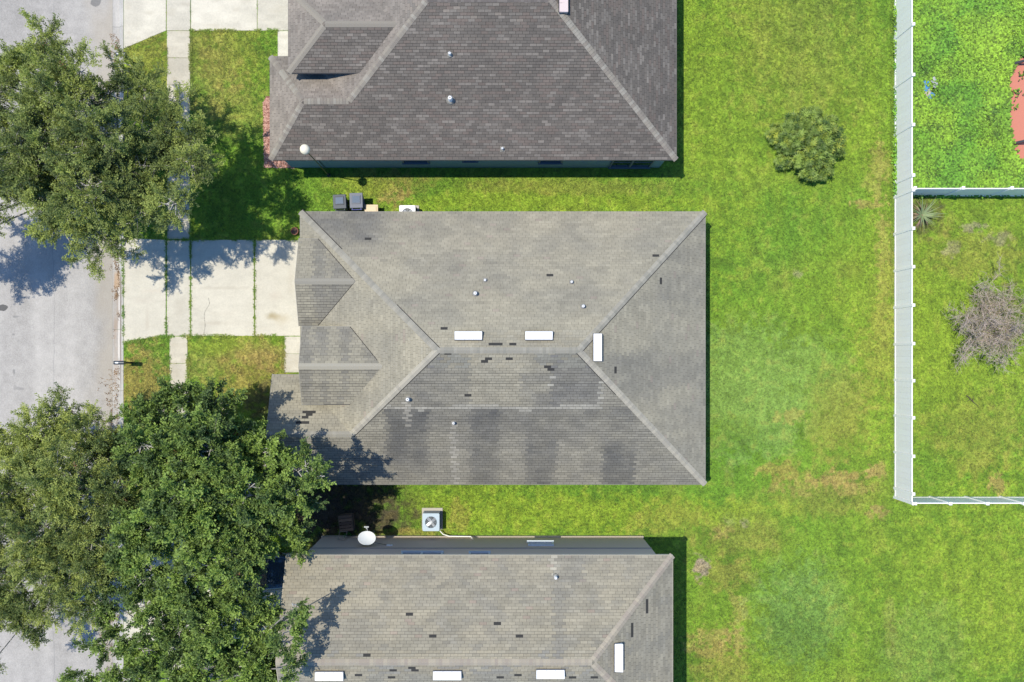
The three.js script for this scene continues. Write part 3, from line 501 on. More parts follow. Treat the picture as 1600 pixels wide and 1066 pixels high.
  windowOn(house, V(-10.46, 1.4, 3.2), 1.6, 1.3, V(-1, 0, 0), M.frameWhite, 2);
  for (const x of [-5, 1, 6]) windowOn(house, V(x, 1.5, -6.69), 1.1, 1.1, V(0, 0, -1), M.frameWhite);
  for (const x of [-4, 2.5]) windowOn(house, V(x, 1.5, 5.41), 1.1, 1.1, V(0, 0, 1), M.frameWhite);
  windowOn(house, V(9.05, 1.25, -1), 2.4, 2.0, V(1, 0, 0), M.frameWhite, 2);
  for (const [px, py, pl] of [[732, 525, north], [842, 525, north], [933, 543, east]]) slantVent(house, px, py, 1.2, 0.38, pl.n, pl.up, pl.ac, pl.low);
  for (const [px, py, pl, h, r] of [[758, 438, north, 0.14, 0.06], [743, 459, north, 0.3, 0.085], [893, 441, north, 0.22, 0.06], [911, 479, north, 0.28, 0.07], [638, 624, south, 0.32, 0.085], [709, 661, south, 0.26, 0.065]]) pipe(house, px, py, pl, h, r);
  return house;
})();

// ---------------------------------------------------------------- the brown roofed house
const H2 = (() => {
  const EH = 2.9, S = -9.445, E = 8.2, RH = 5.58, RZ = -15.82, N = -22.2, RW = -3.21, RE = 2.15, W = -9.233, DW = -10.81, DZ = -11.87, DH = 3.92, DR = -9.04, DN = -14.27, JX = -6.94;
  const house = thing('house', 'single storey house with dark brown shingle roof and teal walls', 'house', V(0, 0, 0));
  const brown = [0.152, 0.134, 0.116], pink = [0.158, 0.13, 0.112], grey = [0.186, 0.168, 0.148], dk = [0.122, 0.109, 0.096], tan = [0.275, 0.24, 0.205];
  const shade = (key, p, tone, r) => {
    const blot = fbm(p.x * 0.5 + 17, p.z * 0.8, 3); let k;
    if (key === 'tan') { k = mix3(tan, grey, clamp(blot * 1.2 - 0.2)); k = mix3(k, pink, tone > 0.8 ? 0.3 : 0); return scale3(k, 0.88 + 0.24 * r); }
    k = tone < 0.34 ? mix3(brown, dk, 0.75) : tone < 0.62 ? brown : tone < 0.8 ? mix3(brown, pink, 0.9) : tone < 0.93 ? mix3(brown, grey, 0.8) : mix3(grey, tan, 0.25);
    return scale3(k, (0.84 + 0.3 * blot) * (0.94 + 0.12 * r));
  };
  const R = new Roof(house, 'brown', 23, shade, tonesOf([brown, pink, grey, dk, tan], [0.75, 0.87, 0.97, 1.08]));
  const sw = V(DW, EH, S), se = V(E, EH, S), ne = V(E, EH, N), nwc = V(W, EH, N), rw = V(RW, RH, RZ), re = V(RE, RH, RZ), j = V(JX, DH, DZ), dr = V(DR, DH, DZ), dnw = V(DW, EH, DN), dv = V(W, EH, DN);
  const south = R.plane('south', [sw, se, re, rw, j, dr], { butt: 0.012, slot: 0.014, run: 1.25 });
  const east = R.plane('east', [se, ne, re], { butt: 0.011, slot: 0.014, run: 1.25 });
  const north = R.plane('south', [ne, nwc, rw, re], { butt: 0.012 });
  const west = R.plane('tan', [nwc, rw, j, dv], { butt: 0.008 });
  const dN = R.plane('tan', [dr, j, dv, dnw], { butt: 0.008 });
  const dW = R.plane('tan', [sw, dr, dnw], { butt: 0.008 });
  R.cap(rw, j, south, west, 2); R.cap(j, dr, south, dN, 2); R.cap(sw, dr, south, dW, 2); R.cap(dnw, dr, dN, dW, 2); R.cap(se, re, south, east, 2); R.cap(rw, re, south, north); R.cap(ne, re, north, east); R.cap(nwc, rw, north, west);
  // the taller garage roof, hipped towards the street
  const GE = 4.17, GH = 4.95, GZs = -13.08, GZr = -14.97, GZn = -16.85, GW0 = -9.63, GR = -7.8, onW = (h) => W + (h - EH) / ((RH - EH) / (RW - W));
  const gsw = V(GW0, GE, GZs), gnw = V(GW0, GE, GZn), gr = V(GR, GH, GZr), gx = V(onW(GH) + 0.05, GH, GZr), gse = V(onW(GE) + 0.05, GE, GZs), gne = V(onW(GE) + 0.05, GE, GZn);
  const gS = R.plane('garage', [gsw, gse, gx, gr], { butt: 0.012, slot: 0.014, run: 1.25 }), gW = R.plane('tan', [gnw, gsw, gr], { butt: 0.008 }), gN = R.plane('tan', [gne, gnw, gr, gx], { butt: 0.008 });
  R.cap(gsw, gr, gS, gW, 2); R.cap(gr, gx, gS, gN, 2); R.cap(gnw, gr, gN, gW, 2);
  const walls = [box(16.8, 2.8, 12.2, -0.46, 1.4, -15.84), box(1.7, 2.8, 4.2, -9.65, 1.4, -11.84), box(3.6, 4.05, 3.2, -7.5, 2.025, -14.97)];
  mesh('wall', merged(walls), M.teal, house);
  for (const [a, b] of [[sw, se], [se, ne], [ne, nwc], [dnw, sw], [gsw, gse], [gnw, gsw], [gne, gnw], [nwc, dv], [dv, dnw]]) eave(house, a, b, M.fasciaDark, 0.15);
  R.finish(shMat(), [[0.16, 0.14, 0.13], [0.19, 0.17, 0.155], [0.14, 0.125, 0.115], [0.27, 0.245, 0.205], [0.3, 0.28, 0.24], [0.235, 0.21, 0.18]]);
  const zs = -9.735;
  windowOn(house, V(-4.15, 1.75, zs), 1.15, 1.1, V(0, 0, 1), M.frameTeal); windowOn(house, V(-1.5, 1.85, zs), 0.6, 0.6, V(0, 0, 1), M.frameTeal);
  windowOn(house, V(6.4, 1.25, zs), 1.9, 1.9, V(0, 0, 1), M.frameTeal, 2); windowOn(house, V(2.4, 1.75, zs), 1.0, 1.1, V(0, 0, 1), M.frameTeal);
  windowOn(house, V(-10.51, 1.5, -11.9), 1.5, 1.3, V(-1, 0, 0), M.frameTeal, 2); windowOn(house, V(7.95, 1.25, -14), 2.4, 2, V(1, 0, 0), M.frameTeal, 2);
  const gd = mesh('garage_door', box(0.05, 2.1, 2.7), M.white, house, V(-8.9, 1.08, -18.6)); for (let i = 0; i < 4; i++) mesh('door_panel', rbox(0.02, 0.44, 2.5, 0.008, -0.03, -0.78 + i * 0.52, 0), M.white, gd);
  slantVent(house, 880, -1, 1.2, 0.4, east.n, east.up, east.ac, east.low, mat(0.5, 0.42, 0.42, 0.5));
  for (const [px, py, h, r] of [[703, 86, 0.26, 0.065], [704, 157, 0.42, 0.1], [785, 233, 0.2, 0.055]]) pipe(house, px, py, south, h, r);
  return house;
})();

// ---------------------------------------------------------------- the two storey house
const H3 = (() => {
  const EH = 5.4, N = 8.49, E = 7.51, W = -9.41, RZ = 12.57, RH = 7.1, RE = 3.79, S = 16.65;
  const house = thing('house', 'two storey house with beige grey shingle roof and taupe stucco walls', 'house', V(0, 0, 0));
  const base = [0.305, 0.28, 0.216], warm = [0.35, 0.315, 0.235], cool = [0.235, 0.225, 0.195];
  const shade = (key, p, tone, r) => {
    const blot = fbm(p.x * 0.6 + 50, p.z * 1.2 + 8, 3), fine = fbm(p.x * 2, p.z * 3, 2);
    let k = mix3(base, warm, clamp((blot - 0.4) * 3)); k = mix3(k, cool, clamp((0.52 - fine) * 3) * 0.5);
    if (key === 'north') { const st = Math.abs(p.x - 2.3) < 0.16 && p.z < 9.35; if (st) k = mix3(k, [0.46, 0.43, 0.35], 0.7); else if (Math.abs(p.x - 2.45) < 0.2 && p.z > 9.4) k = mix3(k, cool, 0.5); if (r > 0.985) k = mix3(k, [0.31, 0.23, 0.19], 0.5); if (p.x > 2.4 && p.x < 3.6 && p.z < 9.6) k = mix3(k, cool, 0.45); if (p.x < -5.5 && p.x > -8 && p.z > 11) k = mix3(k, cool, 0.3); }
    if (key === 'east') k = mix3(k, cool, algaeAt(p.z, -p.x, 91) * 0.35);
    if (key === 'south') k = mix3(k, cool, algaeAt(p.x, p.z, 14) * 0.7);
    return scale3(k, 0.86 + 0.2 * tone + (r - 0.5) * 0.1);
  };
  const R = new Roof(house, 'beige', 37, shade, tonesOf([base, warm, cool], [0.72, 0.82, 0.9, 0.98, 1.06, 1.14]));
  const nw = V(W, EH, N), ne = V(E, EH, N), se = V(E, EH, S), sw = V(W, EH, S), rw = V(W, RH, RZ), re = V(RE, RH, RZ);
  const north = R.plane('north', [nw, ne, re, rw], { butt: 0.007, slot: 0.009, gone: [[636, 958], [778, 972], [675, 993], [813, 994], [570, 1024]] });
  const east = R.plane('east', [ne, se, re], { butt: 0.009, gone: [[1012, 946], [1012, 949], [989, 984], [989, 988]] });
  const south = R.plane('south', [sw, se, re, rw], { butt: 0.014, gone: [[557, 1054], [620, 1049], [609, 1057], [649, 1046], [815, 1055], [890, 1058], [924, 1058], [782, 1060]] });
  R.cap(ne, re, north, east, 2); R.cap(se, re, south, east, 2); R.cap(rw, re, north, south, 2);
  const gs = new THREE.Shape([[-8.78, 0], [-16.35, 0], [-16.35, 5.25], [-12.57, 6.95], [-8.78, 5.25]].map(([a, b]) => new THREE.Vector2(a, b)));
  mesh('wall', merged([new THREE.ExtrudeGeometry(gs, { depth: 2, bevelEnabled: false }).rotateY(Math.PI / 2).translate(-8.94, 0, 0), box(14, 5.25, 7.56, 0.06, 2.625, 12.565)]), M.taupe, house);
  mesh('belt_course', merged([box(16.0, 0.14, 0.03, -0.94, 2.75, 8.766)]), mat(0.37, 0.32, 0.28, 0.8), house);
  for (const [a, b] of [[ne, nw], [se, ne], [sw, se], [nw, rw], [rw, sw]]) eave(house, a, b, M.cream, 0.16);
  mesh('foundation', box(16.1, 0.25, 7.66, -0.93, 0.12, 12.565), mat(0.42, 0.37, 0.3, 0.9), house);
  R.finish(shMat(), [[0.3, 0.28, 0.23], [0.34, 0.31, 0.25], [0.27, 0.25, 0.21], [0.35, 0.31, 0.25], [0.39, 0.345, 0.27], [0.33, 0.285, 0.235]]);
  const z = 8.77;
  for (const [x, y, w, h, n] of [[-3.6, 4.35, 1.75, 1.1, 2], [-0.98, 4.35, 0.8, 1.0, 1], [1.9, 1.85, 1.1, 0.55, 1]]) windowOn(house, V(x, y, z), w, h, V(0, 0, -1), M.frameBlue, n);
  windowOn(house, V(7.07, 4.2, 12), 1.5, 1.2, V(1, 0, 0), M.frameBlue, 2); windowOn(house, V(7.07, 1.3, 11), 2.4, 2, V(1, 0, 0), M.frameBlue, 2);
  windowOn(house, V(-8.95, 4.2, 14), 1.5, 1.2, V(-1, 0, 0), M.frameBlue, 2);
  const gd = mesh('garage_door', box(0.05, 2.1, 3.6), M.white, house, V(-8.97, 1.08, 11.6)); for (let i = 0; i < 4; i++) mesh('door_panel', rbox(0.02, 0.44, 3.4, 0.008, -0.03, -0.78 + i * 0.52, 0), M.white, gd);
  for (const [px, py, pl] of [[515, 1055, south], [699, 1054, south], [860, 1052, south], [966, 1027, east]]) slantVent(house, px, py, 1.17, 0.36, pl.n, pl.up, pl.ac, pl.low);
  pipe(house, 868, 901, north, 0.3, 0.07);
  // conduit of the cooling unit along the foot of the wall
  mesh('conduit', tube([V(-3.05, 0.32, 8.45), V(-2.9, 0.3, 8.62), V(-2.6, 0.3, 8.72), V(-1.5, 0.34, 8.73), V(-1.4, 0.9, 8.74)], [0.03, 0.03, 0.03, 0.03, 0.03], 8), M.pvc, house);
  return house;
})();
// ---------------------------------------------------------------- where grass grows
const solid = [[-9.2, 9.1, -6.75, 5.45], [-10.5, -9, 0.9, 5.45], [-10.5, 7.94, -22, -9.74], [-9, 7.1, 8.75, 16.4]];
function inPoly(x, z, pts) { let c = false; for (let i = 0, j = pts.length - 1; i < pts.length; j = i++) { const [xi, zi] = pts[i], [xj, zj] = pts[j]; if ((zi > z) !== (zj > z) && x < (xj - xi) * (z - zi) / (zj - zi) + xi) c = !c; } return c; }
const WEED = { x0: 19.85, x1: 28, z0: -20, z1: -8.45 };
const PATIO = [[GX(1590), GZ(86)], [GX(1572), GZ(120)], [GX(1570), GZ(190)], [GX(1578), GZ(250)], [GX(1600), GZ(262)], [29, GZ(262)], [29, GZ(82)]];
const MULCH = [[-11.95, GZ(160)], [-11.8, GZ(150)], [-10.52, GZ(150)], [-10.52, -9.75], [GX(464), -9.72], [GX(464), GZ(263)], [-11.9, GZ(262)]];
function isLawn(x, z) {
  if (x < CURB_BACK + 0.02) return false;
  for (const [a, b, c, d] of solid) if (x > a && x < b && z > c && z < d) return false;
  for (const [a, b, c, d, pts] of slabSets) if (x > a && x < b && z > c && z < d && inPoly(x, z, pts)) return false;
  if (x > WEED.x0 && z < WEED.z1) return false;
  if (inPoly(x, z, MULCH)) return false;
  return true;
}
function bladeGeo(n, len, w, spread, seed) {             // a tuft of bent, tapering blades
  const r = rngOf(seed), pos = [], idx = [];
  for (let i = 0; i < n; i++) {
    const a = r() * Math.PI * 2, x = (r() - 0.5) * spread, z = (r() - 0.5) * spread, l = len * (0.6 + 0.7 * r()), t = 0.35 + r() * 0.75, ca = Math.cos(a), sa = Math.sin(a), hw = w * (0.7 + 0.6 * r()) / 2, b = pos.length / 3;
    const p = (d, h, s) => pos.push(x + ca * d - sa * s, h, z + sa * d + ca * s);
    p(0, -0.01, -hw); p(0, -0.01, hw); p(l * 0.45 * t, l * 0.55, -hw * 0.85); p(l * 0.45 * t, l * 0.55, hw * 0.85); p(l * t, l * (0.75 - 0.25 * t), 0);
    idx.push(b, b + 1, b + 2, b + 1, b + 3, b + 2, b + 2, b + 3, b + 4);
  }
  const g = new THREE.BufferGeometry(); g.setAttribute('position', new THREE.Float32BufferAttribute(pos, 3)); g.setIndex(idx); g.computeVertexNormals(); return g;
}
function scatter(name, geo, material, list, parent = scene) {  // list: [x, y, z, turn, scale, r, g, b, tilt?]
  const m = new THREE.InstancedMesh(geo, material, list.length), o = new THREE.Object3D(), c = new THREE.Color();
  list.forEach((s, i) => { if (s.m) { m.setMatrixAt(i, s.m); c.setRGB(...s.c); } else { o.position.set(s[0], s[1], s[2]); o.rotation.set(s[8] || 0, s[3], 0); o.scale.setScalar(s[4]); o.updateMatrix(); m.setMatrixAt(i, o.matrix); c.setRGB(s[5], s[6], s[7]); } m.setColorAt(i, c); });
  m.name = parent === scene ? numbered(name) : name; m.castShadow = m.receiveShadow = true; m.userData.kind = 'stuff'; parent.add(m); return m;
}
{
  const r = rngOf(5), list = [], list2 = [];
  const x0 = CURB_BACK, x1 = 27, z0 = -19, z1 = 17;
  for (let i = 0; i < 540000; i++) {
    const x = x0 + r() * (x1 - x0), z = z0 + r() * (z1 - z0); if (!isLawn(x, z)) continue;
    const k = lawn(x, z), soil = k[1] < k[0] * 0.95 && k[1] < 0.1; if (soil && r() < 0.75) continue;
    const f = (0.42 + r() * 1.05) * (0.7 + 0.62 * vnoise(x * 13, z * 13)), y = (r() - 0.5) * 0.3; const s = 0.55 + r() * 0.7;
    (r() < 0.5 ? list : list2).push([x, 0, z, r() * 6.283, s, k[0] * f * (1 + y * 0.5), k[1] * f, k[2] * f]);
  }
  const gm = new THREE.MeshPhysicalMaterial({ color: 0xffffff, roughness: 0.9, transmission: 0.25, thickness: 0 });
  tag(scatter('grass', bladeGeo(7, 0.075, 0.011, 0.09, 3), gm, list), 'short mown lawn grass round all three houses', 'grass');
  tag(scatter('grass', bladeGeo(9, 0.055, 0.012, 0.11, 4), gm, list2), 'low lawn grass thatch between the taller blades', 'grass');
  // weeds in the joints and fringes along paving and kerb
  const w = [];
  const fringe = (ax, az, bx, bz, n, spread) => { for (let i = 0; i < n; i++) { const t = r(); if (fbm(lerp(ax, bx, t) * 1.3, lerp(az, bz, t) * 1.3, 2) < 0.36) continue; const x = lerp(ax, bx, t) + (r() - 0.5) * spread, z = lerp(az, bz, t) + (r() - 0.5) * spread, g = lawn(x, z), f = 0.7 + r() * 0.6; w.push([x, 0.005, z, r() * 6.28, 0.7 + r() * 0.7, g[0] * f, g[1] * f, g[2] * f]); } };
  for (const x of [CURB_BACK, WALK_W, WALK_E, GX(398)]) fringe(x, dz0, x, dz1, 110, 0.05);
  fringe(WALK_W, dz0, -9.5, dz0, 200, 0.07); fringe(CURB_BACK, GZ(536), WALK_W, dz1, 160, 0.12); fringe(WALK_W, dz1, -9.5, dz1, 300, 0.12);
  for (const [a, b] of [[GX(264), GX(294)]]) { fringe(a, dz1, a, GZ(862), 500, 0.16); fringe(b, dz1, b, GZ(862), 500, 0.16); }
  fringe(WALK_W, GZ(48), WALK_W, dz0, 420, 0.08); fringe(WALK_E, GZ(48), WALK_E, dz0, 420, 0.1); fringe(WALK_E, GZ(48), GX(434), GZ(48), 200, 0.08); fringe(GX(443), dz1, GX(443), GZ(582), 120, 0.14);
  fringe(GX(1397) - 0.05, -19, GX(1397) - 0.05, 6.8, 1500, 0.22);
  tag(scatter('grass', bladeGeo(8, 0.1, 0.012, 0.08, 9), gm, w), 'ragged taller grass along joints, walks and the white fence', 'grass');
}
// broad leaved weeds filling the fenced corner
function leafGeo(n, len, wid, spread, hgt, seed) {
  const r = rngOf(seed), pos = [], idx = [];
  for (let i = 0; i < n; i++) {
    const a = r() * 6.283, d0 = spread * Math.sqrt(r()), x = Math.cos(a) * d0, z = Math.sin(a) * d0, y = hgt * (0.3 + 0.7 * r()), b = r() * 6.283, l = len * (0.7 + 0.6 * r()), w = wid * (0.7 + 0.6 * r()) / 2, t = (r() - 0.35) * 0.7, cb = Math.cos(b), sb = Math.sin(b), k = pos.length / 3;
    const p = (u, v, h) => pos.push(x + cb * u - sb * v, y + h, z + sb * u + cb * v);
    p(0, 0, 0); p(l * 0.35, -w, l * 0.35 * t + w * 0.4); p(l * 0.35, w, l * 0.35 * t + w * 0.4); p(l * 0.75, -w * 0.75, l * 0.75 * t + w * 0.2); p(l * 0.75, w * 0.75, l * 0.75 * t + w * 0.2); p(l, 0, l * t - 0.01);
    idx.push(k, k + 2, k + 1, k + 1, k + 2, k + 3, k + 2, k + 4, k + 3, k + 3, k + 4, k + 5);
  }
  const g = new THREE.BufferGeometry(); g.setAttribute('position', new THREE.Float32BufferAttribute(pos, 3)); g.setIndex(idx); g.computeVertexNormals(); return g;
}
{
  const r = rngOf(8), list = [];
  for (let i = 0; i < 30000; i++) {
    const x = WEED.x0 + r() * (WEED.x1 - WEED.x0), z = WEED.z0 + r() * (WEED.z1 - WEED.z0); if (inPoly(x, z, PATIO) && r() < 0.995) continue;
    if (Math.hypot((x - GX(1452)) / 0.5, (z - GZ(145)) / 0.4) < 1 && r() < 0.85) continue;
    const n = fbm(x * 0.9, z * 0.9, 3), c = mix3([0.12, 0.29, 0.022], [0.25, 0.42, 0.03], clamp((n - 0.3) * 2.2)), d = mix3(c, [0.055, 0.13, 0.018], clamp((fbm(x * 1.6 + 9, z * 1.6, 2) - 0.64) * 4)), f = 0.35 + r() * 1.25, h = fbm(x * 0.7 + 20, z * 0.7, 2);
    list.push([x, 0, z, r() * 6.28, 0.7 + h * 0.9, d[0] * f, d[1] * f, d[2] * f]);
  }
  tag(scatter('weeds', leafGeo(7, 0.115, 0.078, 0.14, 0.2, 6), new THREE.MeshPhysicalMaterial({ roughness: 0.85, transmission: 0.25, thickness: 0 }), list), 'knee high broad leaved weeds in the fenced corner', 'weeds');
}
// ---------------------------------------------------------------- trees
function sprayGeo(n, len, leafL, leafW, seed, flat = 0.5) {     // a leafy twig along +Y with leaves either side
  const r = rngOf(seed), pos = [], idx = [];
  for (let i = 0; i < n; i++) {
    const t = (i + 0.6) / n, y = len * t, a = i * 2.4 + r() * 0.9, l = leafL * (0.7 + 0.6 * r()), w = leafW * (0.75 + 0.5 * r()) / 2, k = pos.length / 3;
    const out = V(Math.cos(a), 0.35 + r() * 0.7, Math.sin(a) * flat + 0.12).normalize(), sd = V().crossVectors(out, V(r() - 0.5, r() - 0.5, 1 + r())).normalize(), nm = V().crossVectors(sd, out);
    const b = V((r() - 0.5) * 0.02, y, (r() - 0.5) * 0.02), put = (p) => pos.push(p.x, p.y, p.z);
    put(b); put(b.clone().addScaledVector(out, l * 0.5).addScaledVector(sd, w).addScaledVector(nm, w * 0.35)); put(b.clone().addScaledVector(out, l)); put(b.clone().addScaledVector(out, l * 0.5).addScaledVector(sd, -w).addScaledVector(nm, w * 0.35));
    idx.push(k, k + 1, k + 2, k, k + 2, k + 3);
  }
  const k = pos.length / 3; for (const [x, z] of [[0.004, 0], [-0.002, 0.0035], [-0.002, -0.0035]]) pos.push(x, -0.05, z); pos.push(0, len, 0); idx.push(k, k + 1, k + 3, k + 1, k + 2, k + 3, k + 2, k, k + 3);
  const g = new THREE.BufferGeometry(); g.setAttribute('position', new THREE.Float32BufferAttribute(pos, 3)); g.setIndex(idx); g.computeVertexNormals(); return g;
}
const leafMat = new THREE.MeshPhysicalMaterial({ color: 0xffffff, roughness: 0.7, transmission: 0.2, thickness: 0 });
const barkTex = texture(256, 256, (i, j) => { const v = 0.16 + vnoise(i / 6, j / 30) * 0.14 + vnoise(i / 2, j / 6) * 0.06; return [v, v * 0.93, v * 0.83]; });
const bark = new THREE.MeshStandardMaterial({ map: barkTex, roughness: 0.95 }), twigMat = mat(0.42, 0.4, 0.37, 0.9);
function makeTree(o) {
  const r = rngOf(o.seed), t = thing(o.name, o.label, 'tree', V(o.x, 0, o.z), 0, o.group), inv = V(-o.x, 0, -o.z);
  const fork = V((r() - 0.5) * 0.3, o.fork, (r() - 0.5) * 0.3);
  mesh('trunk', tube([V(0, -0.1, 0), V(0.02, 0.15, 0), V(fork.x * 0.4, o.fork * 0.5, fork.z * 0.4), fork, fork.clone().add(V(0, 0.5, 0))], [o.girth * 1.6, o.girth * 1.15, o.girth, o.girth * 0.95, o.girth * 0.7], 12), bark, t);
  const limbs = [], twigs = [], sprays = []; const q = new THREE.Quaternion(), up = V(0, 1, 0), m4 = new THREE.Matrix4();
  const curve = (a, b, bow, k) => { const mid = a.clone().lerp(b, 0.5).add(V((r() - 0.5) * bow, bow * 0.35, (r() - 0.5) * bow)), out = []; for (let i = 0; i <= k; i++) { const s = i / k; out.push(V().addScaledVector(a, (1 - s) ** 2).addScaledVector(mid, 2 * s * (1 - s)).addScaledVector(b, s * s)); } return out; };
  for (const [px, py, h, rad, tone = 0, dens = 1] of o.lobes) {
    const c = P(px, py, h).add(inv), low = c.clone().add(V(0, -rad * 0.35, 0));
    const path = curve(fork.clone().add(V(0, r() * 0.4, 0)), low, 1.1, 8); limbs.push(tube(path, path.map((_, i) => lerp(o.girth * 0.36, 0.02, Math.sqrt(i / 8))), 7));
    const nb = Math.round(o.branch * Math.max(rad * rad, rad * 0.85) * dens);
    for (let b = 0; b < nb; b++) {
      const az = r() * 6.283, el = Math.asin(clamp(-0.5 + 1.5 * r(), -1, 1)), dir = V(Math.cos(az) * Math.cos(el), Math.sin(el) * 0.75, Math.sin(az) * Math.cos(el));
      const L = rad * (0.72 + 0.42 * r()), st = c.clone().addScaledVector(dir, -rad * 0.1).add(V((r() - 0.5) * rad * 0.7, -rad * 0.2 * r(), (r() - 0.5) * rad * 0.7)), en = st.clone().addScaledVector(dir, L).add(V(0, -0.12 * L, 0));
      const pth = curve(st, en, 0.3 * L, 5); twigs.push(tube(pth, pth.map((_, i) => lerp(0.026, 0.006, i / 5)), 4));
      const btone = (r() - 0.5) * 0.75 + tone, ns = Math.round(L * o.sprays);
      for (let s = 0; s < ns; s++) {
        const u = 0.34 + 0.7 * (s + r()) / ns, p = pth[Math.min(4, Math.floor(u * 5))].clone().lerp(pth[Math.min(5, Math.floor(u * 5) + 1)], clamp(u * 5 - Math.floor(u * 5)));
        const side = V(r() - 0.5, r() - 0.35, r() - 0.5).normalize(), d = dir.clone().multiplyScalar(0.75).addScaledVector(side, 0.95).normalize();
        { const z = V((r() - 0.5) * 1.1, 1, (r() - 0.5) * 1.1); z.addScaledVector(d, -z.dot(d)).normalize(); q.setFromRotationMatrix(m4.makeBasis(V().crossVectors(d, z), d, z)); } const sc = 0.7 + 0.6 * r(); m4.compose(p, q, V(sc, sc, sc));
        const k = clamp(0.45 + btone + (r() - 0.5) * 0.5), col = r() < 0.0008 ? o.dead : mix3(o.dark, o.light, k); sprays.push({ m: m4.clone(), c: col });
      }
    }
  }
  mesh('limbs', merged(limbs), bark, t); mesh('branches', merged(twigs), twigMat, t);
  const half = [[], []]; sprays.forEach((s, i) => half[i % 2].push(s));
  scatter('crown', o.spray[0], leafMat, half[0], t); scatter('crown', o.spray[1], leafMat, half[1], t);
  return t;
}
const oakSpray = [sprayGeo(15, 0.4, 0.095, 0.04, 1), sprayGeo(12, 0.32, 0.085, 0.042, 2)], elmSpray = [sprayGeo(12, 0.34, 0.1, 0.068, 3, 0.8), sprayGeo(10, 0.28, 0.105, 0.07, 4, 0.8)];
const oak = { dark: [0.06, 0.1, 0.024], light: [0.35, 0.42, 0.085], dead: [0.22, 0.12, 0.05], spray: oakSpray, branch: 16, sprays: 20 };
const elm = { dark: [0.04, 0.085, 0.019], light: [0.255, 0.375, 0.058], dead: [0.3, 0.11, 0.05], spray: elmSpray, branch: 17, sprays: 19 };
makeTree({ ...oak, name: 'oak_tree', label: 'spreading fine leaved oak between street and driveway of the middle house', seed: 101, x: GX(224), z: GZ(287), fork: 2.3, girth: 0.22, lobes: [
  [65, 65, 5.6, 1.1, 0.2], [35, 105, 5.4, 1.3, 0.2], [110, 120, 6.2, 1.5, 0.12], [-15, 150, 5.2, 1.6, 0.1], [75, 175, 7, 1.7, 0.05], [175, 150, 5.4, 1.2, -0.2, 0.75], [225, 145, 4.8, 1.0, 0], [198, 108, 4.6, 0.62, 0, 0.8], [268, 165, 5.4, 1.0, 0.05], [150, 215, 7.8, 1.8, 0], [240, 215, 6.2, 1.6, 0.05], [302, 215, 6.4, 1.0, 0], [40, 240, 7.2, 1.8, -0.05], [-30, 230, 6, 1.8, 0], [140, 285, 7.6, 1.8, 0], [215, 275, 6.8, 1.7, 0.05], [288, 262, 7, 1.1, 0.05], [75, 300, 6.4, 1.5, 0.1], [20, 285, 5.8, 1.3, 0.05], [90, 355, 5.6, 1.15, 0.2], [155, 355, 6, 1.35, 0.1], [215, 335, 7, 1.15, 0.05], [262, 320, 7.6, 0.95, 0], [150, 400, 4.8, 0.85, 0.1, 0.8], [185, 385, 4.8, 0.8, 0.1, 0.8], [-60, 310, 5.4, 1.7, 0], [-120, 330, 6, 1.7, 0], [-155, 385, 6, 1.5, 0], [-100, 390, 5.4, 1.2, 0], [180, 95, 4.6, 0.55, 0, 0.7]] });
makeTree({ ...oak, name: 'oak_tree', label: 'yellow green oak leaning over the street beyond the mailbox', seed: 202, branch: 19, x: GX(212), z: GZ(752), fork: 2.2, girth: 0.2, dark: [0.06, 0.11, 0.024], light: [0.38, 0.44, 0.09], lobes: [
  [95, 650, 5.4, 1.1, 0.1, 0.8], [60, 685, 5.8, 1.35, 0.25], [130, 690, 6.2, 1.3, 0.1], [15, 690, 5.4, 1.2, 0.15], [25, 755, 6.4, 1.6, 0.15], [105, 755, 7.2, 1.7, 0.1], [185, 710, 6, 1.2, -0.1], [175, 775, 7, 1.5, 0], [60, 830, 6.6, 1.5, -0.05], [-20, 830, 6, 1.7, -0.05], [130, 840, 6.6, 1.4, -0.05, 0.8], [15, 905, 5.6, 1.3, -0.05, 0.8], [75, 915, 5.4, 1.1, -0.05, 0.7], [-25, 970, 5, 1.3, 0, 0.9], [25, 965, 5, 1.1, 0, 0.9], [150, 890, 6, 1.2, 0, 0.9], [70, 955, 5.2, 0.9, 0, 0.8], [90, 875, 6.2, 1.3, 0], [45, 890, 6, 1.2, 0], [110, 905, 5.8, 1.0, 0], [115, 950, 5.4, 0.95, 0, 0.9], [55, 990, 4.8, 0.7, 0, 0.7], [0, 935, 5.4, 1.1, 0], [-20, 1040, 5, 0.9, 0, 0.8]] });
makeTree({ ...elm, name: 'elm_tree', label: 'broad leaved dark green tree shading the corner of the middle house', seed: 303, x: GX(388), z: GZ(742), fork: 2.4, girth: 0.24, lobes: [
  [285, 628, 6, 1.1, -0.1], [240, 655, 6, 1.25, 0], [335, 645, 6.2, 1.2, -0.15], [230, 715, 7.4, 1.55, 0], [300, 705, 7.8, 1.75, -0.05], [375, 695, 6.4, 1.2, -0.05, 0.75], [425, 715, 6.8, 1.15, 0.05], [470, 732, 7.6, 0.85, 0.05], [375, 775, 8.2, 1.7, 0.05], [290, 790, 8.4, 1.85, 0.1], [440, 775, 7.6, 1.4, 0.05], [498, 748, 8.2, 0.55, 0.05], [505, 735, 8.2, 0.4, 0.05], [225, 830, 7.4, 1.55, 0.05], [345, 860, 8, 1.7, 0.1], [408, 826, 7, 1.1, 0], [452, 825, 6.4, 0.85, 0], [462, 862, 6.2, 0.45, 0]] });
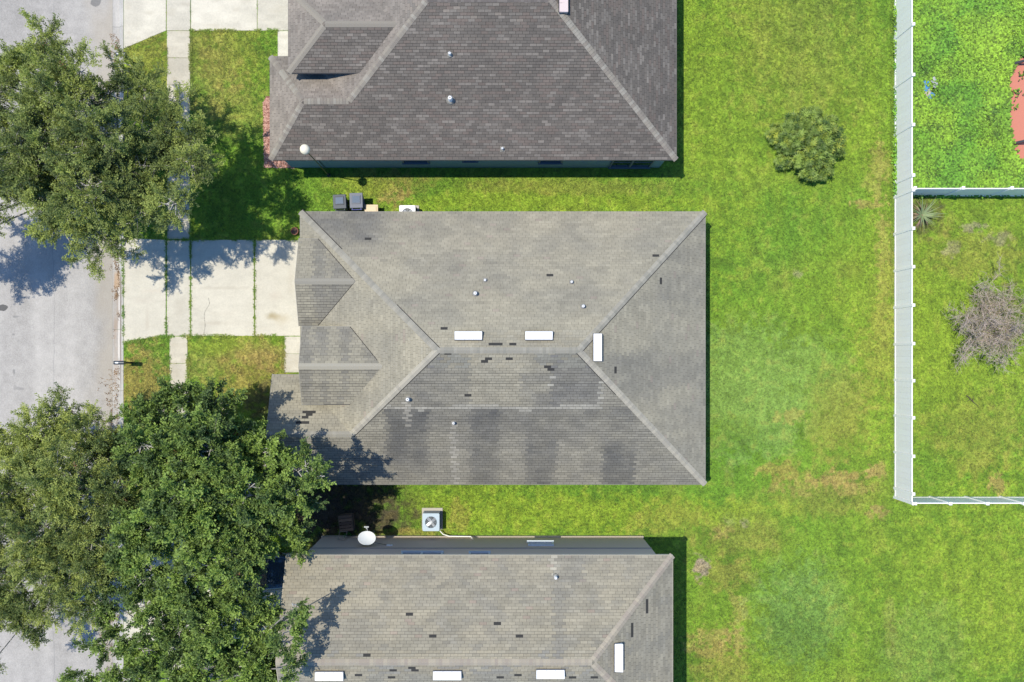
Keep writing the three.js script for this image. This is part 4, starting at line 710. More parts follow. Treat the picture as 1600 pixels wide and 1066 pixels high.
makeTree({ ...elm, name: 'elm_tree', label: 'loose crowned tree in front of the two storey house, over its driveway', seed: 404, x: GX(392), z: GZ(1022), fork: 2.2, girth: 0.2, lobes: [
  [290, 915, 7, 1.4, 0.05], [370, 925, 7, 1.3, 0.05, 0.9], [415, 985, 6.4, 1.05, 0.05], [340, 985, 7, 1.5, 0.05], [215, 900, 6.4, 1.4, 0], [155, 935, 5.6, 1.1, -0.05, 0.85], [240, 965, 6.4, 1.3, 0, 0.85], [225, 1025, 6, 1.3, 0.05, 0.8], [165, 1000, 5.4, 1.0, 0, 0.75], [280, 1000, 6.6, 1.2, 0, 0.9], [395, 1045, 6.6, 1.3, 0.1], [135, 1062, 5.4, 0.85, 0.15, 0.8], [435, 1040, 6, 1.0, 0.05, 0.9], [400, 958, 6.4, 0.9, 0, 0.9], [365, 885, 6.8, 1.0, 0], [462, 950, 8.8, 0.55, 0, 0.8], [448, 1000, 8.6, 0.85, 0, 0.8], [458, 1048, 8.4, 0.7, 0, 0.8], [310, 1062, 6.8, 1.4, 0.1], [200, 1075, 6, 1.1, 0.1]] });
// ---------------------------------------------------------------- white vinyl fences
const pickGeo = new Map();
const picketOf = (w, alongX) => { const k = w.toFixed(3) + alongX; if (!pickGeo.has(k)) pickGeo.set(k, rbox(alongX ? w - 0.002 : 0.022, 1.6, alongX ? 0.022 : w - 0.002, 0.003, 0, 0, 0, 1)); return pickGeo.get(k); };
const postGeo = rbox(0.125, 2.0, 0.125, 0.008, 0, 0.95, 0, 1);
const capGeo = merged([box(0.15, 0.03, 0.15, 0, 0.015, 0), new THREE.ConeGeometry(0.105, 0.07, 4).rotateY(Math.PI / 4).translate(0, 0.065, 0)]);
const vinyls = [M.vinyl, mat(0.88, 0.86, 0.825, 0.4), mat(0.9, 0.885, 0.855, 0.4)];
function fence(label, posts, alongX) {                     // posts: [x, z] in order
  const f = thing('fence', label, 'fence', V(posts[0][0], 0, posts[0][1]), 0, 'white vinyl fences'), o = posts[0];
  posts.forEach(([x, z]) => { const p = mesh('post', postGeo, M.vinyl, f, V(x - o[0], 0, z - o[1])); mesh('post_cap', capGeo, M.vinyl, p, V(0, 1.95, 0)); });
  for (let i = 0; i + 1 < posts.length; i++) {
    const [x0, z0] = posts[i], [x1, z1] = posts[i + 1], L = (alongX ? Math.abs(x1 - x0) : Math.abs(z1 - z0)) - 0.125; if (L < 0.1) continue;
    const mx = (x0 + x1) / 2 - o[0], mz = (z0 + z1) / 2 - o[1], rail = (h, hh) => rbox(alongX ? L : 0.05, hh, alongX ? 0.05 : L, 0.006, 0, h, 0, 1);
    mesh('top_rail', rail(1.79, 0.09), M.vinyl, f, V(mx, 0, mz)); mesh('bottom_rail', rail(0.1, 0.14), M.vinyl, f, V(mx, 0, mz));
    const n = Math.max(1, Math.round(L / 0.285)), w = L / n;
    for (let k = 0; k < n; k++) { const s = -L / 2 + w * (k + 0.5); mesh('picket', picketOf(w, alongX), vinyls[(k * 7 + i * 3) % 3], f, V(mx + (alongX ? s : 0), 0.95, mz + (alongX ? 0 : s))); }
  }
  return f;
}
const FX = 19.76, fz = (py) => (py - NADIR_Y) * (CAM_H - 1.92) / (PX_M * CAM_H), fx = (px) => (px - NADIR_X) * (CAM_H - 1.92) / (PX_M * CAM_H);
fence('tall white vinyl fence running the length of the back lawns', [-120, -40, 38, 117, 195, 274, 297, 357, 417, 477, 537, 595, 653, 713, 772, 787].map((py) => [FX, fz(py)]), false);
fence('white vinyl fence between the weedy corner and the mown yard', [1428, 1505, 1581, 1657, 1735].map((px, i) => [i ? fx(px) : FX + 0.08, fz(294)]), true);
fence('white vinyl fence with shaded face on the far edge of the shrub yard', [1428, 1485, 1543, 1600, 1658, 1716].map((px, i) => [i ? fx(px) : FX + 0.08, fz(787)]), true);

// ---------------------------------------------------------------- mailboxes
function mailbox(label, x, z) {
  const t = thing('mailbox', label, 'mailbox', V(x, 0, z), 0, 'kerbside mailboxes');
  mesh('post', merged([box(0.09, 1.0, 0.09, 0.05, 0.5, 0), box(0.42, 0.05, 0.12, -0.02, 0.985, 0), bar(V(0.08, 0.65, 0), V(-0.15, 0.96, 0), 0.05, 0.05)]), M.blackMetal, t);
  const s = new THREE.Shape(); s.moveTo(-0.09, 0); s.lineTo(0.09, 0); s.lineTo(0.09, 0.13); s.absarc(0, 0.13, 0.09, 0, Math.PI, false); s.lineTo(-0.09, 0);
  const b = mesh('box', new THREE.ExtrudeGeometry(s, { depth: 0.48, bevelEnabled: true, bevelSize: 0.006, bevelThickness: 0.006, bevelSegments: 1, curveSegments: 8 }).rotateY(Math.PI / 2).translate(-0.27, 1.01, 0), phys(0.035, 0.045, 0.06, 0.3, { clearcoat: 0.6 }), t);
  mesh('door', new THREE.ExtrudeGeometry(s, { depth: 0.015, bevelEnabled: false, curveSegments: 8 }).rotateY(Math.PI / 2).translate(-0.3, 1.005, 0), M.blackMetal, t); mesh('flag', merged([box(0.2, 0.03, 0.008, 0.05, 1.15, -0.105), box(0.06, 0.07, 0.008, 0.12, 1.17, -0.105)]), mat(0.4, 0.05, 0.04, 0.5), t);
  mesh('number_plate', box(0.14, 0.004, 0.06, -0.12, 1.238, 0), mat(0.55, 0.6, 0.66, 0.4), b); return t;
}
mailbox('dark mailbox on a post in the open beside the kerb', -18.63, 0.06);
mailbox('dark mailbox half hidden under the oak crown by the kerb', -18.55, -15.02);

// ---------------------------------------------------------------- wheeled bins
function bin(label, p, body, lid, w, d, h, turn) {
  const t = thing('trash_bin', label, 'trash bin', p, turn, 'bins under the eave'), s = new THREE.Shape([[-0.5, 0], [0.5, 0], [0.5, 1], [-0.5, 1]].map(([a, b]) => new THREE.Vector2(a, b)));
  const g = new THREE.CylinderGeometry(0.7071, 0.6, h - 0.08, 4, 1).rotateY(Math.PI / 4).scale(w, 1, d * 0.92).translate(0, (h - 0.08) / 2 + 0.04, 0.02); mesh('body', g.toNonIndexed(), body, t); t.children[0].geometry.computeVertexNormals();
  mesh('rim', merged([box(w + 0.05, 0.05, 0.04, 0, h - 0.07, -d / 2 + 0.02), box(0.04, 0.05, d * 0.9, -w / 2, h - 0.07, 0), box(0.04, 0.05, d * 0.9, w / 2, h - 0.07, 0)]), body, t);
  const l = mesh('lid', merged([rbox(w + 0.04, 0.05, d + 0.02, 0.02, 0, h - 0.02, -0.01), rbox(w * 0.74, 0.035, d * 0.6, 0.014, 0, h + 0.018, -0.05)]), lid, t);
  mesh('lid_panel', rbox(w * 0.62, 0.012, d * 0.46, 0.005, 0, h + 0.04, -0.05), phys(0.1, 0.13, 0.17, 0.12, { clearcoat: 1, clearcoatRoughness: 0.05 }), l);
  mesh('handle', merged([rod(V(-w * 0.42, h - 0.08, d / 2 + 0.07), V(w * 0.42, h - 0.08, d / 2 + 0.07), 0.018), box(0.03, 0.05, 0.1, -w * 0.36, h - 0.08, d / 2 + 0.03), box(0.03, 0.05, 0.1, w * 0.36, h - 0.08, d / 2 + 0.03)]), body, t);
  for (const sx of [-1, 1]) mesh('wheel', cyl(0.11, 0.11, 0.05, 14).rotateZ(Math.PI / 2).translate(sx * (w / 2 - 0.02), 0.11, d / 2 - 0.06), M.black, t);
  return t;
}
const shiny = (r, g, b) => phys(r, g, b, 0.6, { clearcoat: 0.15, clearcoatRoughness: 0.2 });
bin('black lidded wheeled bin, at the end of the row of bins', V(-7.92, 0, -7.83), shiny(0.03, 0.04, 0.055), shiny(0.035, 0.05, 0.07), 0.6, 0.68, 1.05, 0.05);
bin('blue wheeled bin with grey blue lid between black and beige ones', V(-7.1, 0, -7.88), shiny(0.07, 0.08, 0.3), shiny(0.11, 0.125, 0.165), 0.6, 0.72, 1.08, 0.03);
{ // a low beige plastic storage tub
  const t = thing('storage_tub', 'low beige plastic tub beside the blue wheeled bin', 'tub', V(-6.42, 0, -7.42)), m = mat(0.58, 0.45, 0.28, 0.5);
  const g = new THREE.CylinderGeometry(0.7071, 0.6, 0.62, 4, 1).rotateY(Math.PI / 4).scale(0.6, 1, 0.62).translate(0, 0.33, 0).toNonIndexed(); g.computeVertexNormals(); mesh('body', g, m, t);
  mesh('lid', merged([rbox(0.68, 0.07, 0.68, 0.025, 0, 0.67, 0), rbox(0.5, 0.03, 0.26, 0.012, 0, 0.715, -0.12), rbox(0.5, 0.03, 0.2, 0.012, 0, 0.715, 0.16)]), m, t);
}
// ---------------------------------------------------------------- cooling units
function coolingUnit(label, p, w, d, h, cabinet, topm, turn) {
  const t = thing('cooling_unit', label, 'AC unit', p, turn, 'outdoor cooling units');
  mesh('pad', rbox(w + 0.22, 0.08, d + 0.22, 0.01, 0, 0.035, -0.03, 1), mat(0.42, 0.4, 0.35, 0.9), t);
  mesh('cabinet', rbox(w - 0.04, h - 0.1, d - 0.04, 0.04, 0, h / 2 + 0.03, 0), mat(0.03, 0.032, 0.035, 0.6), t);
  for (let i = 0; i < 12; i++) mesh('louvre', merged([box(w, 0.012, 0.014, 0, 0.14 + i * (h - 0.24) / 12, -d / 2), box(w, 0.012, 0.014, 0, 0.14 + i * (h - 0.24) / 12, d / 2), box(0.014, 0.012, d, -w / 2, 0.14 + i * (h - 0.24) / 12, 0), box(0.014, 0.012, d, w / 2, 0.14 + i * (h - 0.24) / 12, 0)]), cabinet, t);
  const R = Math.min(w, d) * 0.36, s = new THREE.Shape(); const c = 0.06, hw = w / 2, hd = d / 2; s.moveTo(-hw + c, -hd); s.lineTo(hw - c, -hd); s.quadraticCurveTo(hw, -hd, hw, -hd + c); s.lineTo(hw, hd - c); s.quadraticCurveTo(hw, hd, hw - c, hd); s.lineTo(-hw + c, hd); s.quadraticCurveTo(-hw, hd, -hw, hd - c); s.lineTo(-hw, -hd + c); s.quadraticCurveTo(-hw, -hd, -hw + c, -hd);
  const hole = new THREE.Path(); hole.absarc(0, 0, R, 0, Math.PI * 2, false); s.holes.push(hole);
  mesh('top', new THREE.ExtrudeGeometry(s, { depth: 0.06, bevelEnabled: true, bevelSize: 0.01, bevelThickness: 0.01, bevelSegments: 1, curveSegments: 24 }).rotateX(-Math.PI / 2).translate(0, h - 0.02, 0), topm, t);
  mesh('well', cyl(R, R, 0.02, 24, 0, h - 0.022, 0), mat(0.02, 0.03, 0.04, 0.5), t);
  const fan = mesh('fan_hub', cyl(0.07, 0.07, 0.05, 16, 0, h + 0.0, 0), M.galv, t);
  for (let i = 0; i < 4; i++) { const b = box(R * 0.68, 0.008, R * 0.42, R * 0.56, 0, 0).rotateX(0.25).rotateY(i * Math.PI / 2 + 0.7).translate(0, h + 0.0, 0); mesh('fan_blade', b, mat(0.42, 0.44, 0.46, 0.35, { metalness: 0.3 }), fan); }
  const wires = []; for (let i = 1; i <= 5; i++) wires.push(new THREE.TorusGeometry(R * i / 5.2, 0.003, 4, 32).rotateX(Math.PI / 2).translate(0, h + 0.055, 0)); for (let i = 0; i < 4; i++) wires.push(bar(V(-R * Math.cos(i * 0.785), h + 0.052, -R * Math.sin(i * 0.785)), V(R * Math.cos(i * 0.785), h + 0.052, R * Math.sin(i * 0.785)), 0.005, 0.005));
  mesh('guard', merged(wires), topm, t); return t;
}
coolingUnit('pale blue topped cooling unit on a pad by the taupe wall', P(673.5, 816, 0.8).setY(0), 0.82, 0.86, 0.8, mat(0.2, 0.24, 0.27, 0.5), mat(0.36, 0.46, 0.54, 0.45), 0);
coolingUnit('white topped cooling unit tucked under the eave of the middle house', V(-4.62, 0, -7.28), 0.78, 0.82, 0.78, M.black, mat(0.7, 0.72, 0.73, 0.4), 0);

// ---------------------------------------------------------------- satellite dish on a ground pole
{
  const c = P(573, 842, 2.35), t = thing('satellite_dish', 'oval white satellite dish on a pole against the taupe wall', 'dish', V(c.x, 0, c.z));
  mesh('pole', merged([rod(V(0, 0, 0.12), V(0, 2.1, 0.12), 0.03), rod(V(0, 2.1, 0.12), V(0, 2.3, 0.05), 0.025)]), M.galv, t);
  const prof = []; for (let i = 0; i <= 8; i++) { const q = i / 8; prof.push(new THREE.Vector2(0.42 * q, 0.09 * q * q)); } prof.push(new THREE.Vector2(0.42, 0.075)); for (let i = 8; i >= 0; i--) { const q = i / 8; prof.push(new THREE.Vector2(0.41 * q, 0.09 * q * q - 0.012)); }
  const d = mesh('reflector', new THREE.LatheGeometry(prof, 36).scale(1, 1, 0.82), mat(0.62, 0.65, 0.66, 0.45), t, V(0, 2.33, 0)); d.rotation.set(-0.55, 0, -0.12);
  mesh('feed_arm', tube([V(0, 2.2, -0.32), V(0.02, 2.3, -0.5), V(0.03, 2.55, -0.6)], [0.018, 0.018, 0.016], 6), M.galv, t);
  mesh('feed_horn', merged([rod(V(-0.09, 2.56, -0.6), V(0.13, 2.56, -0.6), 0.04), rod(V(0.02, 2.56, -0.6), V(0.02, 2.5, -0.5), 0.035)]), mat(0.4, 0.42, 0.42, 0.5), t);
  mesh('strut', merged([rod(V(0, 2.05, 0.12), V(0.36, 2.3, -0.05), 0.012), rod(V(0, 2.05, 0.12), V(-0.36, 2.3, -0.05), 0.012)]), M.galv, t);
  mesh('junction_box', box(0.28, 0.16, 0.06, 1.05, 2.1, 0.36), M.white, t); mesh('cable', tube([V(0, 2.1, 0.13), V(0.4, 1.9, 0.3), V(1.0, 2.1, 0.37)], [0.01, 0.01, 0.01], 5), M.black, t);
}
// ---------------------------------------------------------------- globe lamp on a tall mast
{
  const t = thing('lamp_post', 'white globe lamp on a tall thin black mast by the teal wall', 'lamp post', V(-8.66, 0, -9.36));
  mesh('mast', merged([rod(V(0, 0, 0), V(0, 4.9, 0), 0.028, 0.022, 10), cyl(0.09, 0.1, 0.06, 14, 0, 0.03, 0)]), M.blackMetal, t);
  mesh('globe', new THREE.SphereGeometry(0.225, 28, 20).translate(0, 5.12, 0), phys(0.8, 0.73, 0.56, 0.35, { clearcoat: 0.5 }), t);
  mesh('collar', cyl(0.08, 0.05, 0.08, 14, 0, 4.9, 0), M.blackMetal, t);
}
// ---------------------------------------------------------------- odds and ends by the taupe house
{
  const p = P(540, 818, 0.55).setY(0), t = thing('crate', 'weathered brown wooden crate in the shade by the taupe wall', 'crate', p, 0.12), wm = [mat(0.17, 0.11, 0.075, 0.9), mat(0.23, 0.15, 0.1, 0.9), mat(0.13, 0.085, 0.06, 0.9)];
  for (let i = 0; i < 5; i++) mesh('plank', rbox(0.68, 0.03, 0.14, 0.006, 0, 0.55 + (i % 2) * 0.004, -0.32 + i * 0.16, 1), wm[i % 3], t);
  for (const [x, z, w, d] of [[0, -0.38, 0.66, 0.03], [0, 0.4, 0.66, 0.03], [-0.33, 0, 0.03, 0.74], [0.33, 0, 0.03, 0.74]]) for (let k = 0; k < 3; k++) mesh('plank', rbox(w, 0.15, d, 0.006, x, 0.1 + k * 0.17, z, 1), wm[(k + 1) % 3], t);
  const q = P(543, 838, 0.3).setY(0), g = thing('bucket', 'green plastic bucket between crate and satellite dish', 'bucket', q);
  mesh('shell', new THREE.LatheGeometry([[0.001, 0.02], [0.13, 0.02], [0.17, 0.36], [0.185, 0.36], [0.185, 0.34], [0.15, 0.0], [0.001, 0]].map(([a, b]) => new THREE.Vector2(a, b)), 24), mat(0.06, 0.3, 0.04, 0.5), g);
  mesh('handle', new THREE.TorusGeometry(0.18, 0.008, 6, 24, Math.PI).rotateX(1.2).translate(0, 0.35, 0), M.galv, g);
  const h = P(545, 848, 0.8).setY(0), l = thing('hand_truck', 'rusty grey hand truck leaning on the taupe wall', 'hand truck', V(h.x - 0.3, 0, 8.3), 0);
  mesh('frame', merged([rod(V(-0.18, 0.12, -0.1), V(-0.18, 1.15, 0.4), 0.016), rod(V(0.18, 0.12, -0.1), V(0.18, 1.15, 0.4), 0.016), ...[0.3, 0.6, 0.9].map((y) => rod(V(-0.18, y, lerp(-0.1, 0.4, (y - 0.12) / 1.03)), V(0.18, y, lerp(-0.1, 0.4, (y - 0.12) / 1.03)), 0.012)), rod(V(-0.18, 1.15, 0.4), V(0.18, 1.15, 0.4), 0.018)]), mat(0.32, 0.28, 0.24, 0.6), l);
  mesh('toe_plate', box(0.42, 0.012, 0.24, 0, 0.03, -0.22), mat(0.3, 0.25, 0.2, 0.6), l); for (const s of [-1, 1]) mesh('wheel', cyl(0.12, 0.12, 0.05, 16).rotateZ(Math.PI / 2).translate(s * 0.23, 0.12, -0.02), M.black, l);
  const c = thing('flower_pot', 'terracotta pot on the grass by the garage corner', 'pot', P(460, 361, 0.3).setY(0));
  mesh('pot', new THREE.LatheGeometry([[0.001, 0.02], [0.12, 0.02], [0.165, 0.3], [0.19, 0.3], [0.19, 0.26], [0.175, 0.25], [0.13, 0], [0.001, 0]].map(([a, b]) => new THREE.Vector2(a, b)), 24), mat(0.3, 0.11, 0.07, 0.8), c); mesh('soil', cyl(0.16, 0.15, 0.03, 20, 0, 0.26, 0), mat(0.1, 0.06, 0.045, 1), c);
}
// ---------------------------------------------------------------- parked car under the trees
{
  const t = thing('car', 'dark blue car parked under the trees on the driveway', 'car', V(-12.62, 0, 10.42), 0), paint = phys(0.025, 0.045, 0.075, 0.25, { clearcoat: 1, clearcoatRoughness: 0.04 });
  const prof = [[-2.25, 0.3], [-2.27, 0.62], [-2.1, 0.92], [-1.2, 0.98], [1.0, 0.98], [1.95, 0.86], [2.22, 0.66], [2.26, 0.32], [1.9, 0.2], [-1.9, 0.2]];
  const sh = new THREE.Shape(); prof.forEach(([x, y], i) => (i ? sh.lineTo(x, y) : sh.moveTo(x, y)));
  const loft = (secs) => { // cross sections along x: [x, halfWidth, yLow, yHigh]
    const pos = [], idx = [], n = 14; secs.forEach(([x, w, y0, y1]) => { for (let i = 0; i < n; i++) { const a = i / n * 6.283, ca = Math.cos(a), sa = Math.sin(a), e = 0.45; pos.push(x, (y0 + y1) / 2 + (y1 - y0) / 2 * Math.sign(sa) * Math.abs(sa) ** e, w * Math.sign(ca) * Math.abs(ca) ** e); } });
    for (let s = 0; s + 1 < secs.length; s++) for (let i = 0; i < n; i++) { const a = s * n + i, b = s * n + (i + 1) % n; idx.push(a, a + n, b, b, a + n, b + n); }
    for (let i = 1; i < n - 1; i++) { idx.push(0, i, i + 1); const o = (secs.length - 1) * n; idx.push(o, o + i + 1, o + i); }
    const g = new THREE.BufferGeometry(); g.setAttribute('position', new THREE.Float32BufferAttribute(pos, 3)); g.setIndex(idx); g.computeVertexNormals(); return g;
  };
  mesh('body', loft([[-2.27, 0.62, 0.35, 0.7], [-2.2, 0.78, 0.28, 0.86], [-1.9, 0.87, 0.24, 0.96], [-1.2, 0.9, 0.22, 0.98], [0.9, 0.9, 0.22, 0.97], [1.5, 0.88, 0.22, 0.9], [2.0, 0.82, 0.24, 0.8], [2.22, 0.68, 0.3, 0.68], [2.3, 0.5, 0.36, 0.56]]), paint, t);
  mesh('roof', loft([[-1.35, 0.58, 1.36, 1.42], [-1.1, 0.64, 1.37, 1.46], [0, 0.66, 1.38, 1.48], [0.35, 0.62, 1.36, 1.44]]), paint, t);
  mesh('windscreen', loft([[0.3, 0.65, 0.95, 1.42], [0.55, 0.69, 0.93, 1.28], [1.1, 0.72, 0.9, 0.985]]), M.glass, t);
  mesh('side_glass', loft([[-1.3, 0.66, 0.95, 1.4], [0.3, 0.7, 0.95, 1.42]]), M.glass, t);
  mesh('rear_window', loft([[-2.0, 0.68, 0.9, 0.985], [-1.6, 0.67, 0.93, 1.25], [-1.3, 0.63, 0.95, 1.4]]), M.glass, t);
  for (const s of [-1, 1]) { mesh('headlight', rbox(0.16, 0.12, 0.34, 0.04, 2.16, 0.66, s * 0.58), mat(0.7, 0.72, 0.74, 0.15), t); mesh('tail_light', rbox(0.08, 0.16, 0.3, 0.03, -2.24, 0.76, s * 0.6), mat(0.3, 0.02, 0.02, 0.3), t); mesh('door_mirror', rbox(0.12, 0.12, 0.2, 0.04, 0.75, 1.0, s * 0.98), paint, t); }
  for (const x of [-1.4, 1.4]) for (const s of [-1, 1]) { const w = mesh('wheel', new THREE.TorusGeometry(0.23, 0.09, 10, 24).translate(x, 0.32, s * 0.8), M.black, t); mesh('rim', cyl(0.2, 0.2, 0.1, 18).rotateX(Math.PI / 2).translate(x, 0.32, s * 0.82), M.galv, w); }
  mesh('number_plate', box(0.012, 0.12, 0.32, 2.3, 0.44, 0), M.white, t);
}
// ---------------------------------------------------------------- shrubs and small plants
{
  const r = rngOf(64), p = P(1269, 223, 1.1).setY(0), t = thing('round_shrub', 'glossy dark green rounded shrub standing alone on the back lawn', 'shrub', p);
  mesh('stem', merged([0, 1, 2, 3, 4].map((i) => { const a = i * 1.26, e = V(Math.cos(a) * 0.8, 1.3, Math.sin(a) * 0.8); return tube([V(0, -0.05, 0), e.clone().multiplyScalar(0.4).add(V(0, 0.15, 0)), e], [0.05, 0.035, 0.012], 6); })), bark, t);
  const ros = new THREE.BufferGeometry(); { const pos = [], idx = []; const rr = rngOf(12); for (let i = 0; i < 12; i++) { const a = i * 2.399, tl = 0.15 + 0.75 * (1 - i / 12) * rr() + (i > 7 ? 0.5 : 0), l = 0.17 * (0.8 + 0.4 * rr()), w = 0.02, ca = Math.cos(a), sa = Math.sin(a), k = pos.length / 3; const q = (u, v, h) => pos.push(ca * u - sa * v, h, sa * u + ca * v); q(0, 0, 0); q(l * 0.45, -w, l * 0.45 * tl + 0.008); q(l * 0.45, w, l * 0.45 * tl + 0.008); q(l * 0.45, 0, l * 0.45 * tl - 0.004); q(l, 0, l * tl * 0.75); idx.push(k, k + 3, k + 1, k + 1, k + 3, k + 4, k, k + 2, k + 3, k + 3, k + 2, k + 4); } ros.setAttribute('position', new THREE.Float32BufferAttribute(pos, 3)); ros.setIndex(idx); ros.computeVertexNormals(); }
  const list = [], q = new THREE.Quaternion();
  const lumps = []; for (let i = 0; i < 26; i++) { const a = i * 2.399, q = Math.sqrt((i + 0.5) / 26) * 1.55; lumps.push([Math.cos(a) * q * 1.02 + (r() - 0.5) * 0.25, 1.55 - q * q * 0.42 + (r() - 0.5) * 0.35, Math.sin(a) * q + (r() - 0.5) * 0.25, 0.3 + r() * 0.2]); }
  for (const [cx, cy, cz, R] of lumps) for (let i = 0; i < 340 * R * R; i++) { const a = r() * 6.283, s = 1 - 0.95 * r(), c = Math.sqrt(1 - Math.min(1, s * s)), d = V(Math.cos(a) * c, s, Math.sin(a) * c), pp = V(cx, cy, cz).addScaledVector(d, R * (0.6 + 0.5 * r())); if (pp.y < 0.12) continue; q.setFromUnitVectors(V(0, 1, 0), d.clone().add(V(0, 0.6, 0)).normalize()); const sc = 0.75 + 0.5 * r(), k = r(); list.push({ m: new THREE.Matrix4().compose(pp, q, V(sc, sc, sc)), c: mix3([0.035, 0.075, 0.016], r() < 0.14 ? [0.38, 0.44, 0.06] : [0.24, 0.34, 0.06], k) }); }
  scatter('foliage', ros, new THREE.MeshPhysicalMaterial({ roughness: 0.5, specularIntensity: 0.6 }), list, t);
}
{ // dry leafless shrub
  const r = rngOf(71), p = P(1572, 500, 0).setY(0); const base = V(GX(1528), 0, GZ(508)), t = thing('dry_shrub', 'bare grey twiggy shrub in the yard behind the fence', 'shrub', base), woods = [];
  const grow = (a, d, len, rad, lvl) => {
    const pts = [a.clone()], rr = [rad]; let c = a.clone(), dir = d.clone();
    for (let i = 0; i < 4; i++) { dir.add(V((r() - 0.5) * 0.5, (r() - 0.45) * 0.35, (r() - 0.5) * 0.5)).normalize(); c = c.clone().addScaledVector(dir, len / 4); if (c.y < 0.05) c.y = 0.05; pts.push(c); rr.push(rad * (1 - (i + 1) * 0.18)); }
    woods[lvl].push(tube(pts, rr, lvl < 2 ? 6 : 4));
    if (lvl < 3) for (let i = 0; i < (lvl === 0 ? 8 : 7); i++) { const k = 1 + Math.floor(r() * 4); grow(pts[k], dir.clone().multiplyScalar(0.6).add(V((r() - 0.5) * 2.6, (r() - 0.4) * 1.3, (r() - 0.5) * 2.6)).normalize(), len * (0.45 + 0.25 * r()), Math.max(0.007, rr[k] * 0.62), lvl + 1); }
  };
  for (let i = 0; i < 4; i++) woods.push([]);
  for (let i = 0; i < 9; i++) { const a = i * 0.7; grow(V(0, 0, 0), V(Math.cos(a) + 0.25, 0.85, Math.sin(a) - 0.05).normalize(), 1.35 + r() * 0.5, 0.036, 0); }
  mesh('stem', merged(woods[0]), mat(0.3, 0.26, 0.22, 0.9), t); mesh('branches', merged(woods[1]), mat(0.45, 0.39, 0.33, 0.9), t); const tw = mesh('twigs', merged([...woods[2], ...woods[3]]), mat(0.5, 0.41, 0.35, 0.9), t); tw.userData.kind = 'stuff';
  const list = [], q = new THREE.Quaternion(), pos = tw.geometry.attributes.position; for (let i = 0; i < 3200; i++) { const k = Math.floor(r() * pos.count); q.setFromEuler(new THREE.Euler(r() * 6, r() * 6, r() * 6)); const s = 0.4 + r() * 0.5; list.push({ m: new THREE.Matrix4().compose(V(pos.getX(k), pos.getY(k), pos.getZ(k)), q, V(s, s, s)), c: mix3([0.3, 0.24, 0.13], [0.16, 0.2, 0.06], r()) }); }
  scatter('leaves', leafGeo(3, 0.09, 0.04, 0.05, 0.03, 15), leafMat, list, t);
}
{ // spiky yucca hard by the fence
  const r = rngOf(81), p = V(GX(1436), 0, GZ(338)), t = thing('yucca', 'spiky yucca with brown dead skirt in the fence corner', 'plant', p);
  const bladeM = [mat(0.16, 0.22, 0.11, 0.6), mat(0.24, 0.3, 0.14, 0.6)], deadM = [mat(0.28, 0.2, 0.14, 0.9), mat(0.2, 0.13, 0.09, 0.9)];
  mesh('stump', cyl(0.08, 0.1, 0.35, 10, 0, 0.17, 0), deadM[1], t);
  const blade = (l, w, droop) => { const pos = [], idx = []; for (let i = 0; i <= 5; i++) { const s = i / 5, y = s * l * 0.75 - s * s * droop, x = s * l, hw = w * (1 - s * 0.95) * (0.7 + 1.2 * s * (1 - s)); pos.push(x, y + hw * 0.3, -hw, x, y, 0, x, y + hw * 0.3, hw); } for (let i = 0; i < 5; i++) for (let j = 0; j < 2; j++) { const a = i * 3 + j; idx.push(a, a + 1, a + 3, a + 1, a + 4, a + 3); } const g = new THREE.BufferGeometry(); g.setAttribute('position', new THREE.Float32BufferAttribute(pos, 3)); g.setIndex(idx); g.computeVertexNormals(); return g; };
  const live = [blade(0.8, 0.028, 0.25), blade(0.65, 0.026, 0.05), blade(0.55, 0.024, -0.2)], dead = [blade(0.6, 0.03, 0.62), blade(0.5, 0.028, 0.5)];
  for (let i = 0; i < 34; i++) { const m = mesh('leaf', live[i % 3], bladeM[i % 2], t, V(0, 0.32, 0)); m.rotation.y = i * 2.4; const s = 0.75 + r() * 0.4; m.scale.setScalar(s * 1.2); }
  for (let i = 0; i < 26; i++) { const m = mesh('dead_leaf', dead[i % 2], deadM[i % 2], t, V(0, 0.26, 0)); m.rotation.y = i * 1.7 + r(); m.scale.setScalar(1.1 + r() * 0.4); }
}
